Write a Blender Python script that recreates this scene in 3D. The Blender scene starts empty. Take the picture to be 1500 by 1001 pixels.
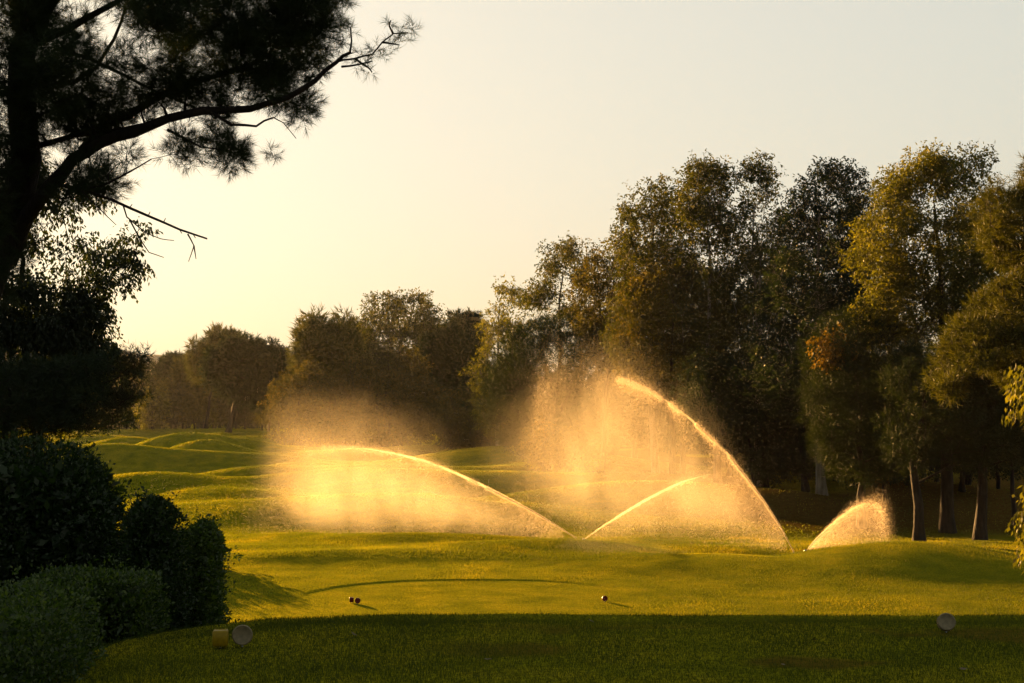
import bpy, math, random
import numpy as np
from mathutils import Vector

PI = math.pi
rs = np.random.RandomState(7)
random.seed(7)
SC = bpy.context.scene
COL = SC.collection

# ---------------------------------------------------------------- camera mapping (photo 1500 x 1001)
F = 2060.0
CAMZ = 8.0
HY = 600.0
def P(px, py, D):
    return np.array([(px - 750.0) / F * D, D, CAMZ - (py - HY) / F * D])
def PX(px, D): return (px - 750.0) / F * D
def PZ(py, D): return CAMZ - (py - HY) / F * D

SUN_AZ, SUN_EL = math.radians(-28), math.radians(6.8)
SUNDIR = np.array([math.sin(SUN_AZ) * math.cos(SUN_EL), math.cos(SUN_AZ) * math.cos(SUN_EL), math.sin(SUN_EL)])

# ---------------------------------------------------------------- object helpers
def tag(o, label=None, cat=None, group=None, kind=None):
    if label: o['label'] = label
    if cat: o['category'] = cat
    if group: o['group'] = group
    if kind: o['kind'] = kind
    return o

def empty(name, loc, label, cat, group=None):
    o = bpy.data.objects.new(name, None)
    o.empty_display_size = 0.3
    o.location = Vector([float(v) for v in loc])
    COL.objects.link(o)
    return tag(o, label, cat, group)

def raw_mesh(name, V, faces_flat, nper, mat, smooth=False, tint=None, tintdom='FACE'):
    """V (n,3); faces_flat flat index array; nper verts per face (int)"""
    me = bpy.data.meshes.new(name)
    V = np.asarray(V, dtype=np.float32)
    faces_flat = np.asarray(faces_flat, dtype=np.int32).ravel()
    nf = len(faces_flat) // nper
    me.vertices.add(len(V)); me.vertices.foreach_set('co', V.ravel())
    me.loops.add(len(faces_flat)); me.loops.foreach_set('vertex_index', faces_flat)
    me.polygons.add(nf)
    me.polygons.foreach_set('loop_start', np.arange(nf, dtype=np.int32) * nper)
    try: me.polygons.foreach_set('loop_total', np.full(nf, nper, dtype=np.int32))
    except Exception: pass
    if smooth: me.polygons.foreach_set('use_smooth', np.ones(nf, dtype=bool))
    me.update(calc_edges=True)
    if tint is not None:
        a = me.attributes.new('tint', 'FLOAT', tintdom)
        a.data.foreach_set('value', np.asarray(tint, dtype=np.float32))
    if mat: me.materials.append(mat)
    return me

def link(name, me, parent=None, origin=None):
    o = bpy.data.objects.new(name, me)
    COL.objects.link(o)
    if parent is not None:
        o.parent = parent
    elif origin is not None:
        o.location = Vector([float(v) for v in origin])
    return o

# ---------------------------------------------------------------- noise (numpy)
_T = rs.rand(64, 64, 64).astype(np.float32)
def noise3(p):
    p = np.asarray(p, dtype=np.float64)
    i = np.floor(p).astype(int); f = p - i
    f = f * f * (3 - 2 * f)
    r = 0
    for dx in (0, 1):
        for dy in (0, 1):
            for dz in (0, 1):
                w = (f[..., 0] if dx else 1 - f[..., 0]) * (f[..., 1] if dy else 1 - f[..., 1]) * (f[..., 2] if dz else 1 - f[..., 2])
                r = r + w * _T[(i[..., 0] + dx) % 64, (i[..., 1] + dy) % 64, (i[..., 2] + dz) % 64]
    return r
def fbm(p, o=3):
    p = np.asarray(p, dtype=np.float64)
    a, s, r = 1.0, 0.0, 0
    for k in range(o):
        r = r + a * noise3(p * (2.03 ** k) + 11.3 * k); s += a; a *= .5
    return r / s

# ---------------------------------------------------------------- materials
def new_mat(name):
    m = bpy.data.materials.new(name); m.use_nodes = True
    nt = m.node_tree
    for n in list(nt.nodes): nt.nodes.remove(n)
    out = nt.nodes.new('ShaderNodeOutputMaterial')
    return m, nt, out
def N(nt, t, **kw):
    n = nt.nodes.new(t)
    for k, v in kw.items():
        if k.startswith('i_'):
            key = k[2:]
            n.inputs[int(key) if key.isdigit() else key.replace('_', ' ')].default_value = v
        else: setattr(n, k, v)
    return n
def ramp(nt, stops):
    r = nt.nodes.new('ShaderNodeValToRGB')
    el = r.color_ramp.elements
    while len(el) > 1: el.remove(el[-1])
    el[0].position = stops[0][0]; el[0].color = (*stops[0][1], 1)
    for p, c in stops[1:]:
        e = el.new(p); e.color = (*c, 1)
    return r

KL = .50
def leaf_mat(name, c0, c1, c2, transl=0.45, gloss=0.015, rough=0.45, tcol=None):
    m, nt, out = new_mat(name); L = nt.links
    at = N(nt, 'ShaderNodeAttribute', attribute_name='tint')
    r = ramp(nt, [(0, [v * KL for v in c0]), (.55, [v * KL for v in c1]), (1, [v * KL for v in c2])])
    L.new(at.outputs['Fac'], r.inputs[0])
    d = N(nt, 'ShaderNodeBsdfDiffuse'); t = N(nt, 'ShaderNodeBsdfTranslucent'); g = N(nt, 'ShaderNodeBsdfGlossy', i_Roughness=rough)
    L.new(r.outputs[0], d.inputs[0])
    mu = N(nt, 'ShaderNodeMix', data_type='RGBA', blend_type='MULTIPLY'); mu.inputs['Factor'].default_value = 1
    L.new(r.outputs[0], mu.inputs['A']); mu.inputs['B'].default_value = (*(tcol or (1.95, 2.0, .7)), 1)
    L.new(mu.outputs['Result'], t.inputs[0])
    g.inputs[0].default_value = (.7, .7, .6, 1)
    a = N(nt, 'ShaderNodeMixShader'); a.inputs[0].default_value = transl
    L.new(d.outputs[0], a.inputs[1]); L.new(t.outputs[0], a.inputs[2])
    b = N(nt, 'ShaderNodeMixShader'); b.inputs[0].default_value = gloss
    L.new(a.outputs[0], b.inputs[1]); L.new(g.outputs[0], b.inputs[2])
    L.new(b.outputs[0], out.inputs[0])
    return m

def bark_mat(name, c0, c1, sc=6.0, stretch=5.0, bump=.6):
    c0 = [v * .28 for v in c0]; c1 = [v * .28 for v in c1]
    m, nt, out = new_mat(name); L = nt.links
    tc = N(nt, 'ShaderNodeTexCoord'); mp = N(nt, 'ShaderNodeMapping')
    mp.inputs['Scale'].default_value = (sc, sc, sc / stretch)
    L.new(tc.outputs['Object'], mp.inputs[0])
    no = N(nt, 'ShaderNodeTexNoise'); no.inputs['Scale'].default_value = 1.5; no.inputs['Detail'].default_value = 5
    L.new(mp.outputs[0], no.inputs[0])
    r = ramp(nt, [(.35, c0), (.65, c1)]); L.new(no.outputs[0], r.inputs[0])
    vo = N(nt, 'ShaderNodeTexVoronoi', feature='DISTANCE_TO_EDGE'); vo.inputs['Scale'].default_value = 2.2
    L.new(mp.outputs[0], vo.inputs[0])
    b = N(nt, 'ShaderNodeBump'); b.inputs['Strength'].default_value = bump; b.inputs['Distance'].default_value = .04
    L.new(vo.outputs[0], b.inputs['Height'])
    p = N(nt, 'ShaderNodeBsdfPrincipled'); p.inputs['Roughness'].default_value = .9
    p.inputs['Specular IOR Level'].default_value = .15
    L.new(r.outputs[0], p.inputs['Base Color']); L.new(b.outputs[0], p.inputs['Normal'])
    L.new(p.outputs[0], out.inputs[0])
    return m

def plain_mat(name, c0, c1, rough=.6, scale=20, metal=0, bump=.2):
    m, nt, out = new_mat(name); L = nt.links
    tc = N(nt, 'ShaderNodeTexCoord')
    no = N(nt, 'ShaderNodeTexNoise'); no.inputs['Scale'].default_value = scale; no.inputs['Detail'].default_value = 4
    L.new(tc.outputs['Object'], no.inputs[0])
    r = ramp(nt, [(.3, c0), (.7, c1)]); L.new(no.outputs[0], r.inputs[0])
    p = N(nt, 'ShaderNodeBsdfPrincipled'); p.inputs['Roughness'].default_value = rough; p.inputs['Metallic'].default_value = metal; p.inputs['Specular IOR Level'].default_value = .12
    b = N(nt, 'ShaderNodeBump'); b.inputs['Strength'].default_value = bump; b.inputs['Distance'].default_value = .004
    L.new(no.outputs[0], b.inputs['Height']); L.new(b.outputs[0], p.inputs['Normal'])
    L.new(r.outputs[0], p.inputs['Base Color']); L.new(p.outputs[0], out.inputs[0])
    return m

M = {}
M['euc_olive'] = leaf_mat('olive_eucalyptus_leaves', (.020, .024, .005), (.042, .044, .007), (.090, .075, .011))
M['euc_gold'] = leaf_mat('golden_eucalyptus_leaves', (.035, .038, .006), (.075, .072, .009), (.14, .12, .014), transl=.5)
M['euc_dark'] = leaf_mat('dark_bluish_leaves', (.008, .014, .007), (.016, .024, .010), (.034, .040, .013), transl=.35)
M['autumn'] = leaf_mat('brownish_autumn_leaves', (.020, .020, .005), (.044, .038, .007), (.095, .066, .010), transl=.45)
M['orange'] = leaf_mat('orange_leaves', (.05, .034, .005), (.10, .058, .008), (.16, .085, .011), transl=.5)
M['pine'] = leaf_mat('pine_needles', (.010, .015, .005), (.018, .026, .006), (.038, .044, .009), transl=.22)
M['pine_near'] = leaf_mat('dark_pine_needles', (.010, .020, .007), (.018, .032, .010), (.040, .050, .013), transl=.15)
M['pine_gold'] = leaf_mat('yellowish_pine_needles', (.026, .030, .005), (.055, .055, .008), (.10, .085, .013), transl=.35)
M['cedar'] = leaf_mat('cedar_needles', (.008, .016, .007), (.016, .028, .010), (.030, .040, .012), transl=.12)
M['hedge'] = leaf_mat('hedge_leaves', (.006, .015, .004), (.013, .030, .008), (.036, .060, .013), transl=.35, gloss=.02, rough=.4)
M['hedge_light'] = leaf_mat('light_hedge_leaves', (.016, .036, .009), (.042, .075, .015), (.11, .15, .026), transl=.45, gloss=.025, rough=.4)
M['far'] = leaf_mat('far_wood_leaves', (.014, .016, .006), (.026, .026, .008), (.042, .038, .010), transl=.3, gloss=.02)
M['bark'] = bark_mat('pine_bark', (.030, .020, .013), (.075, .050, .032))
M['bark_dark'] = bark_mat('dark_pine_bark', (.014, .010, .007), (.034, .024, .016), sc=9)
M['bark_pale'] = bark_mat('pale_eucalyptus_bark', (.20, .16, .11), (.48, .42, .33), sc=3, bump=.2)

# grass ground
def ground_mat():
    m, nt, out = new_mat('mown_turf'); L = nt.links
    geo = N(nt, 'ShaderNodeNewGeometry')
    n1 = N(nt, 'ShaderNodeTexNoise'); n1.inputs['Scale'].default_value = .9; n1.inputs['Detail'].default_value = 6; n1.inputs['Roughness'].default_value = .6
    n2 = N(nt, 'ShaderNodeTexNoise'); n2.inputs['Scale'].default_value = 26; n2.inputs['Detail'].default_value = 4
    n3 = N(nt, 'ShaderNodeTexNoise'); n3.inputs['Scale'].default_value = 5; n3.inputs['Detail'].default_value = 5; n3.inputs['Roughness'].default_value = .7
    for n in (n1, n2, n3): L.new(geo.outputs['Position'], n.inputs['Vector'])
    g = ramp(nt, [(.30, (.030, .034, .004)), (.5, (.048, .050, .005)), (.72, (.074, .066, .007))]); L.new(n1.outputs[0], g.inputs[0])
    sp = ramp(nt, [(.35, (.5, .5, .5)), (.65, (1.3, 1.3, 1.3))]); L.new(n2.outputs[0], sp.inputs[0])
    mm = N(nt, 'ShaderNodeMix', data_type='RGBA', blend_type='MULTIPLY'); mm.inputs['Factor'].default_value = .8
    L.new(g.outputs[0], mm.inputs['A']); L.new(sp.outputs[0], mm.inputs['B'])
    lit = ramp(nt, [(.35, (.012, .008, .004)), (.7, (.028, .018, .008))]); L.new(n3.outputs[0], lit.inputs[0])
    at = N(nt, 'ShaderNodeAttribute', attribute_name='litter')
    mx = N(nt, 'ShaderNodeMix', data_type='RGBA'); L.new(at.outputs['Fac'], mx.inputs['Factor'])
    L.new(mm.outputs['Result'], mx.inputs['A']); L.new(lit.outputs[0], mx.inputs['B'])
    # blades standing up: fine normal variation at two sizes
    b1 = N(nt, 'ShaderNodeBump'); b1.inputs['Strength'].default_value = .55; b1.inputs['Distance'].default_value = .05
    L.new(n2.outputs[0], b1.inputs['Height'])
    b2 = N(nt, 'ShaderNodeBump'); b2.inputs['Strength'].default_value = .35; b2.inputs['Distance'].default_value = .25
    L.new(n3.outputs[0], b2.inputs['Height']); L.new(b1.outputs[0], b2.inputs['Normal'])
    d = N(nt, 'ShaderNodeBsdfDiffuse'); L.new(mx.outputs['Result'], d.inputs[0]); L.new(b2.outputs[0], d.inputs['Normal'])
    gl = N(nt, 'ShaderNodeBsdfGlossy'); gl.inputs['Roughness'].default_value = .62
    gm = N(nt, 'ShaderNodeMix', data_type='RGBA', blend_type='MULTIPLY'); gm.inputs['Factor'].default_value = 1
    L.new(mx.outputs['Result'], gm.inputs['A']); gm.inputs['B'].default_value = (4.8, 4.3, 1.2, 1)
    L.new(gm.outputs['Result'], gl.inputs[0]); L.new(b2.outputs[0], gl.inputs['Normal'])
    ms = N(nt, 'ShaderNodeMixShader'); ms.inputs[0].default_value = .45
    L.new(d.outputs[0], ms.inputs[1]); L.new(gl.outputs[0], ms.inputs[2])
    L.new(ms.outputs[0], out.inputs[0])
    return m
M['ground'] = ground_mat()
M['blade'] = leaf_mat('grass_blades', (.034, .053, .006), (.070, .088, .008), (.16, .15, .013), transl=.58, gloss=.012, rough=.5, tcol=(2.9, 2.4, .6))

# ---------------------------------------------------------------- terrain
def sstep(a, b, x):
    t = np.clip((x - a) / (b - a), 0, 1); return t * t * (3 - 2 * t)

MOUNDS = []   # (cx, cy, sx, sy, rot, amp)
def mound_px(px, D, wpx, sy, amp, rot=0):
    MOUNDS.append((PX(px, D), D, wpx / F * D * (.8 + .5 * rs.rand()), sy * (.85 + .4 * rs.rand()), math.radians(rot + rs.randn() * 5), amp * (1.15 + .6 * rs.rand())))
# right foreground mound
for _m in [(-13.5, 50, 3.4, 1.9, .25, .36), (-6.0, 47.5, 3.8, 1.5, .1, .26), (1.2, 52.5, 3.4, 1.7, .5, .34), (-11, 60.5, 5, 2.2, -.1, .32), (-2.8, 57.0, 3.2, 1.6, .3, .25), (-16.5, 44, 3, 2, 0, .4)]: MOUNDS.append(_m)
MOUNDS.append((13.0, 46.2, 4.3, 2.7, math.radians(6), 1.42))
MOUNDS.append((-8.5, 56.0, 7.0, 3.2, math.radians(4), .30))
MOUNDS.append((-1.5, 50.0, 6.0, 3.0, math.radians(-3), .20))
for a in [(250, 262, 150, 9, 1.7, 0), (390, 235, 90, 7, 1.5, 5), (330, 215, 60, 5, 1.4, 0), (300, 190, 70, 4, 1.3, -8), (150, 200, 80, 6, 1.4, 5),
          (190, 165, 60, 4.5, 1.9, -10), (245, 152, 60, 4, 1.8, -16), (300, 138, 55, 3.6, 1.6, -14), (355, 152, 70, 3.6, 1.2, 6),
          (420, 165, 70, 4, 1.1, 0), (380, 128, 75, 3.6, 1.3, 3), (150, 128, 90, 4.5, 1.9, -6), (440, 118, 60, 3.2, .8, -5),
          (370, 104, 90, 3.2, 1.0, 4), (220, 92, 130, 4.0, 1.3, -4), (330, 84, 110, 3.0, .9, 0), (500, 96, 120, 3.2, .8, 5),
          (640, 92, 140, 3.2, .8, -3), (560, 110, 110, 3.6, .9, 0), (760, 125, 150, 4.5, 1.5, -4), (860, 112, 100, 3.4, .9, 0),
          (760, 98, 110, 3.0, .8, 4), (930, 92, 130, 3.2, .9, 4), (1010, 80, 120, 2.8, .8, -4), (850, 82, 120, 2.8, .7, 0),
          (420, 76, 150, 2.6, .55, 0), (620, 74, 160, 2.6, .55, 3), (560, 145, 120, 4, 1.2, 0), (480, 190, 140, 5, 1.3, 0),
          (1150, 76, 90, 2.6, .6, 0), (1250, 88, 120, 4, .7, 3), (1400, 84, 140, 4, .7, -3), (660, 170, 120, 5, 1.1, 0)]:
    mound_px(*a)

def height(x, y):
    x = np.asarray(x, dtype=np.float64); y = np.asarray(y, dtype=np.float64)
    z = np.full(np.broadcast(x, y).shape, 2.2)
    x = np.broadcast_to(x, z.shape); y = np.broadcast_to(y, z.shape)
    q = np.stack([x / 45, y / 30, np.zeros_like(z)], -1)
    z = z + (fbm(q, 3) - .5) * 1.1 * sstep(60, 90, y)
    q = np.stack([x / 13, y / 7, np.ones_like(z) * 3.7], -1)
    z = z + (fbm(q, 2) - .5) * .55 * sstep(46, 70, y) * (1 - sstep(250, 400, y))
    z = z + np.maximum(y - 420, 0) * .006
    for cx, cy, sx, sy, rot, amp in MOUNDS:
        c, s = math.cos(rot), math.sin(rot)
        u = ((x - cx) * c + (y - cy) * s) / sx; v = (-(x - cx) * s + (y - cy) * c) / sy
        z = z + amp * np.exp(-.5 * (u * u + v * v))
    # slope of rising ground to the right behind the trees
    z = z + 2.4 * sstep(30, 60, x) * sstep(85, 140, y)
    # approach hill under the tees
    cr = 5.5 * (fbm(np.stack([x / 7.0, np.zeros_like(z), np.ones_like(z) * 2.2], -1), 2) - .5)
    z = z + .85 * (1 - sstep(41, 62 + cr * 1.6 - 16 * sstep(3, 9, x), y + cr * (1 - sstep(2, 6, x)))) + .10 * np.exp(-((y - 57) / 5.) ** 2)
    z = z + (fbm(np.stack([x / 2.4, y / 1.8, np.zeros_like(z)], -1), 2) - .5) * .07 * (1 - sstep(60, 90, y))
    # forward tee: flat pad with a small collar step
    dx = np.abs(x + 1.1) - .6; dy = np.abs(y - 34.2) - 2.6
    dd = np.sqrt(np.maximum(dx, 0) ** 2 + np.maximum(dy, 0) ** 2) + np.minimum(np.maximum(dx, dy), 0) - 3.9
    w = 1 - sstep(0.05, 3.5, dd)
    z = z * (1 - w) + 3.05 * w
    z = z + .030 * sstep(0.0, .1, dd + .12 * (fbm(np.stack([x * 2.2, y * 2.2, np.zeros_like(z)], -1), 2) - .5)) * (1 - sstep(.5, 4, dd)) * sstep(36.0, 38.5, y)
    # near tee plateau
    dx = np.abs(x - 13.0) - 14.3; dy = np.abs(y + 6.0) - 17.2
    dd = np.sqrt(np.maximum(dx, 0) ** 2 + np.maximum(dy, 0) ** 2) + np.minimum(np.maximum(dx, dy), 0) - 2.1
    dd = dd + (fbm(np.stack([x / 1.5, y / 1.5, np.ones_like(z) * 9], -1), 2) - .5) * .15
    w = np.clip(dd / 13.0, 0, 1)
    w = 1 - (w + .07 * np.sin(w * PI * 2) * -1)
    w = np.clip(1 - np.clip(dd / 13.0, 0, 1) ** .85, 0, 1)
    rnd = sstep(-.8, 1.0, dd)
    zp = 6.1 - .05 * np.exp(-((dd + .2) / .5) ** 2) + (fbm(np.stack([x / .9, y / .9, np.zeros_like(z)], -1), 2) - .5) * .03
    w2 = np.where(dd < 0, 1.0, w)
    w2 = w2 * (1 - .0 * rnd)
    z = z * (1 - w2) + zp * w2
    return z

def dplat(x, y):
    dx = abs(x - 13.0) - 14.3; dy = abs(y + 6.0) - 17.2
    return math.hypot(max(dx, 0), max(dy, 0)) + min(max(dx, dy), 0) - 2.1

def axis(segs):
    out = []
    for a, b, st in segs:
        n = max(1, int(round((b - a) / st))); out += list(np.linspace(a, b, n, endpoint=False))
    out.append(segs[-1][1]); return np.array(out)
gx = np.concatenate([-np.geomspace(4000, 62, 40)[:-1], axis([(-62, -18, .7), (-18, -7, .3), (-7, 7, .11), (7, 22, .3), (22, 62, .7)]), np.geomspace(63, 4000, 40)])
gy = np.concatenate([-np.geomspace(1500, 10, 26)[:-1], axis([(-10, 8, .6), (8, 16, .08), (16, 36, .2), (36, 43, .06), (43, 62, .2), (62, 120, .35), (120, 200, .6), (200, 320, 1.2)]), np.geomspace(322, 5000, 50)])
GX, GY = np.meshgrid(gx, gy)
GZ = height(GX, GY)
nx, ny = len(gx), len(gy)
idx = np.arange(nx * ny).reshape(ny, nx)
quads = np.stack([idx[:-1, :-1], idx[:-1, 1:], idx[1:, 1:], idx[1:, :-1]], -1).reshape(-1, 4)
gme = raw_mesh('ground', np.stack([GX, GY, GZ], -1).reshape(-1, 3), quads, 4, M['ground'], smooth=True)
# pine litter where the trees stand
def litter(x, y):
    l = sstep(.5, .62, fbm(np.stack([x / 9, y / 9, np.zeros_like(x)], -1), 3) + .26 * sstep(0, 1, 1.0))
    zone = sstep(62, 70, y - np.maximum(0, 14 - x) * 1.8) * sstep(4, 14, x + .0 * y) * (1 - sstep(105, 125, y) * .6)
    zone = np.maximum(zone, sstep(120, 132, y) * sstep(-14, -6, x) * (1 - sstep(230, 260, y)))
    near = .75 * sstep(.56, .68, fbm(np.stack([x / 1.1, y / .7, np.ones_like(x) * 5], -1), 3)) * (1 - sstep(12, 12.8, y)) * sstep(-1.5, .5, x)
    return np.clip(zone * (.35 + .65 * l) + near, 0, 1)
a = gme.attributes.new('litter', 'FLOAT', 'POINT')
a.data.foreach_set('value', litter(GX, GY).astype(np.float32).ravel())
tag(link('ground', gme), kind='structure')

# hazy mountain ridge and wooded hills
def ridge(name, D, pts, depth, mat, rough=6):
    xs = np.linspace(pts[0][0], pts[-1][0], 260)
    ys = np.interp(xs, [p[0] for p in pts], [p[1] for p in pts])
    X = (xs - 750) / F * D
    Z = CAMZ - (ys - HY) / F * D
    Z = Z + (fbm(np.stack([X / (D * .02), np.zeros_like(X), np.zeros_like(X)], -1), 4) - .5) * rough
    rows = []
    for k, (o, s) in enumerate([(-.6, .0), (-.35, .5), (-.12, .86), (0, 1), (.3, .8), (1, 0)]):
        rows.append(np.stack([X, np.full_like(X, D + o * depth) + 8 * np.sin(X * .01 + k), -2 + (Z + 2) * s], -1))
    V = np.concatenate(rows); n = len(xs); idx = np.arange(len(V)).reshape(-1, n)
    q = np.stack([idx[:-1, :-1], idx[:-1, 1:], idx[1:, 1:], idx[1:, :-1]], -1).reshape(-1, 4)
    return tag(link(name, raw_mesh(name, V, q, 4, mat, smooth=True)), kind='structure')
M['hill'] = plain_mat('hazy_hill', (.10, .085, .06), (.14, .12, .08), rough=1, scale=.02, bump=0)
ridge('mountain', 3300, [(-700, 530), (-200, 505), (0, 512), (150, 517), (175, 513), (200, 518), (260, 519), (330, 521), (420, 523), (600, 535), (900, 560), (2200, 575)], 800, M['hill'], 12)

# ---------------------------------------------------------------- trees
def poly_contains(poly, pts):
    x, y = pts[:, 0], pts[:, 1]; ins = np.zeros(len(pts), bool)
    n = len(poly)
    for i in range(n):
        x0, y0 = poly[i]; x1, y1 = poly[(i + 1) % n]
        c = ((y0 > y) != (y1 > y)) & (x < (x1 - x0) * (y - y0) / ((y1 - y0) + 1e-9) + x0)
        ins ^= c
    return ins
def poly_dist(poly, pts):
    best = np.full(len(pts), 1e9); n = len(poly)
    for i in range(n):
        a = np.array(poly[i], float); b = np.array(poly[(i + 1) % n], float); ab = b - a
        t = np.clip(((pts - a) @ ab) / (ab @ ab + 1e-9), 0, 1)
        best = np.minimum(best, np.linalg.norm(pts - (a + t[:, None] * ab), axis=1))
    return best
def poly_area(poly):
    a = 0
    for i in range(len(poly)):
        x0, y0 = poly[i]; x1, y1 = poly[(i + 1) % len(poly)]; a += x0 * y1 - x1 * y0
    return abs(a) / 2

def sample_crown(poly, D, depth, cr_px, gap, seed, fill=1.0):
    """clump centres filling the crown whose outline is poly (a real solid of the given half depth)"""
    r = np.random.RandomState(seed)
    A = poly_area(poly)
    n = int(fill * A / (cr_px ** 2 * .55)) + 3
    P0 = np.array(poly, float); lo, hi = P0.min(0), P0.max(0)
    pts = np.zeros((0, 2)); ds = np.zeros(0)
    dm = max(cr_px, math.sqrt(A / PI) * .75)
    tries = 0
    while len(pts) < n and tries < 60:
        c = r.rand(n * 3, 2) * (hi - lo) + lo
        c = c[poly_contains(poly, c)]; d = poly_dist(poly, c)
        k = d > cr_px * .45 * r.rand(len(c)); c, d = c[k], d[k]
        if gap > 0:
            nz = fbm(np.stack([c[:, 0] / (cr_px * 2.8), c[:, 1] / (cr_px * 2.3), np.full(len(c), seed * .37)], -1), 2)
            k = nz > gap; c, d = c[k], d[k]
        pts = np.concatenate([pts, c]); ds = np.concatenate([ds, d]); tries += 1
    pts, ds = pts[:n], ds[:n]
    h = np.sqrt(np.clip(1 - (1 - np.clip(ds / dm, 0, 1)) ** 2, .02, 1)) * depth
    dep = (r.rand(len(pts)) * 2 - 1); dep = np.sign(dep) * np.abs(dep) ** .7 * h
    Y = D + dep
    return np.stack([(pts[:, 0] - 750) / F * D, Y, CAMZ - (pts[:, 1] - HY) / F * D], -1)

class Skel:
    def __init__(s, trunk, r0, r1):
        s.paths = []
        t = np.array(trunk, float)
        pts = [t[0]]
        for a, b in zip(t[:-1], t[1:]):
            m = max(2, int(np.linalg.norm(b - a) / .8))
            for k in range(1, m + 1): pts.append(a + (b - a) * k / m)
        pts = np.array(pts)
        w = np.linspace(0, 1, len(pts))
        j = (fbm(np.stack([w * 6, np.full_like(w, t[0][0]), np.full_like(w, 1)], -1), 2) - .5)
        j2 = (fbm(np.stack([w * 6, np.full_like(w, t[0][0]), np.full_like(w, 21)], -1), 2) - .5)
        pts[:, 0] += j * r0 * 2.2 * np.minimum(1, w * 4); pts[:, 1] += j2 * r0 * 2.2 * np.minimum(1, w * 4)
        rad = r0 + (r1 - r0) * w ** .8
        rad = rad * (1 + .30 * np.exp(-w * 28))
        s.paths.append((pts, rad))
        s.nodes = pts.copy(); s.rad = rad.copy()
        s.ok = w > .15
    def limb(s, pts, r0, r1):
        pts = np.array(pts, float)
        out = [pts[0]]
        for a, b in zip(pts[:-1], pts[1:]):
            m = max(2, int(np.linalg.norm(b - a) / .25))
            for k in range(1, m + 1): out.append(a + (b - a) * k / m)
        out = np.array(out)
        w = np.linspace(0, 1, len(out)) ** 1.0
        for ax in range(3):
            out[:, ax] += (fbm(np.stack([w * 9, np.full_like(w, out[0][0] * 3), np.full_like(w, ax * 7.)], -1), 2) - .5) * r0 * 1.2 * np.minimum(1, w * 5)
        rad = r0 + (r1 - r0) * w ** .75
        s.paths.append((out, rad)); s.nodes = np.concatenate([s.nodes, out]); s.rad = np.concatenate([s.rad, rad])
        s.ok = np.concatenate([s.ok, w > .1])
        return out
    def connect(s, targets, seed, rmin=.012, up=1.2, kr=.55, cap=None):
        r = np.random.RandomState(seed)
        base = s.nodes[0]
        order = np.argsort(np.linalg.norm(targets - s.nodes[len(s.nodes) // 2], axis=1))
        for i in order:
            t = targets[i]
            d = t - s.nodes
            dist = np.linalg.norm(d, axis=1)
            pen = np.maximum(0, -(d[:, 2]) + .25 * dist) * up
            cost = dist + pen + (~s.ok) * 1e4
            j = int(np.argmin(cost)); a = s.nodes[j]; L = dist[j]
            if L < .05: continue
            m = int(np.clip(L / .5, 2, 8))
            mid = (a + t) / 2 + np.array([0, 0, .08 * L]) + r.randn(3) * L * .07
            k = np.linspace(0, 1, m + 1)[:, None]
            path = (1 - k) ** 2 * a + 2 * k * (1 - k) * mid + k ** 2 * t
            path[1:-1] += r.randn(m - 1, 3) * L * .015
            ra = min(s.rad[j] * kr, .02 + L * .022)
            if cap: ra = min(ra, cap)
            rad = np.linspace(max(ra, rmin), rmin, m + 1)
            s.paths.append((path, rad)); s.nodes = np.concatenate([s.nodes, path[1:]]); s.rad = np.concatenate([s.rad, rad[1:]])
            s.ok = np.concatenate([s.ok, np.ones(m, bool)])
    def mesh(s, name, mat, origin, sides=6):
        VV, FF, o = [], [], 0
        for pts, rad in s.paths:
            n = len(pts)
            sd = sides + (4 if rad[0] > .12 else 0) if rad[0] > .04 else 4
            tan = np.gradient(pts, axis=0); tan /= np.linalg.norm(tan, axis=1)[:, None] + 1e-9
            ref = np.array([0, 1, 0.]) if abs(tan[0][2]) > .7 else np.array([0, 0, 1.])
            u = np.cross(tan, ref); u /= np.linalg.norm(u, axis=1)[:, None] + 1e-9
            v = np.cross(tan, u)
            th = np.linspace(0, 2 * PI, sd, endpoint=False)
            ring = pts[:, None, :] + rad[:, None, None] * (np.cos(th)[None, :, None] * u[:, None, :] + np.sin(th)[None, :, None] * v[:, None, :])
            if rad[0] > .1:
                nz = fbm(ring * np.array([6, 6, 2.]), 2)[..., None] - .5
                ring = ring + nz * .25 * (ring - pts[:, None, :])
            VV.append(ring.reshape(-1, 3))
            I = np.arange(n * sd).reshape(n, sd) + o
            J = np.roll(I, -1, 1)
            FF.append(np.stack([I[:-1], J[:-1], J[1:], I[1:]], -1).reshape(-1, 4)); o += n * sd
        return raw_mesh(name, np.concatenate(VV) - np.array(origin), np.concatenate(FF), 4, mat, smooth=True)

def rand_dirs(r, n):
    v = r.randn(n, 3); return v / (np.linalg.norm(v, axis=1)[:, None] + 1e-9)

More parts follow.
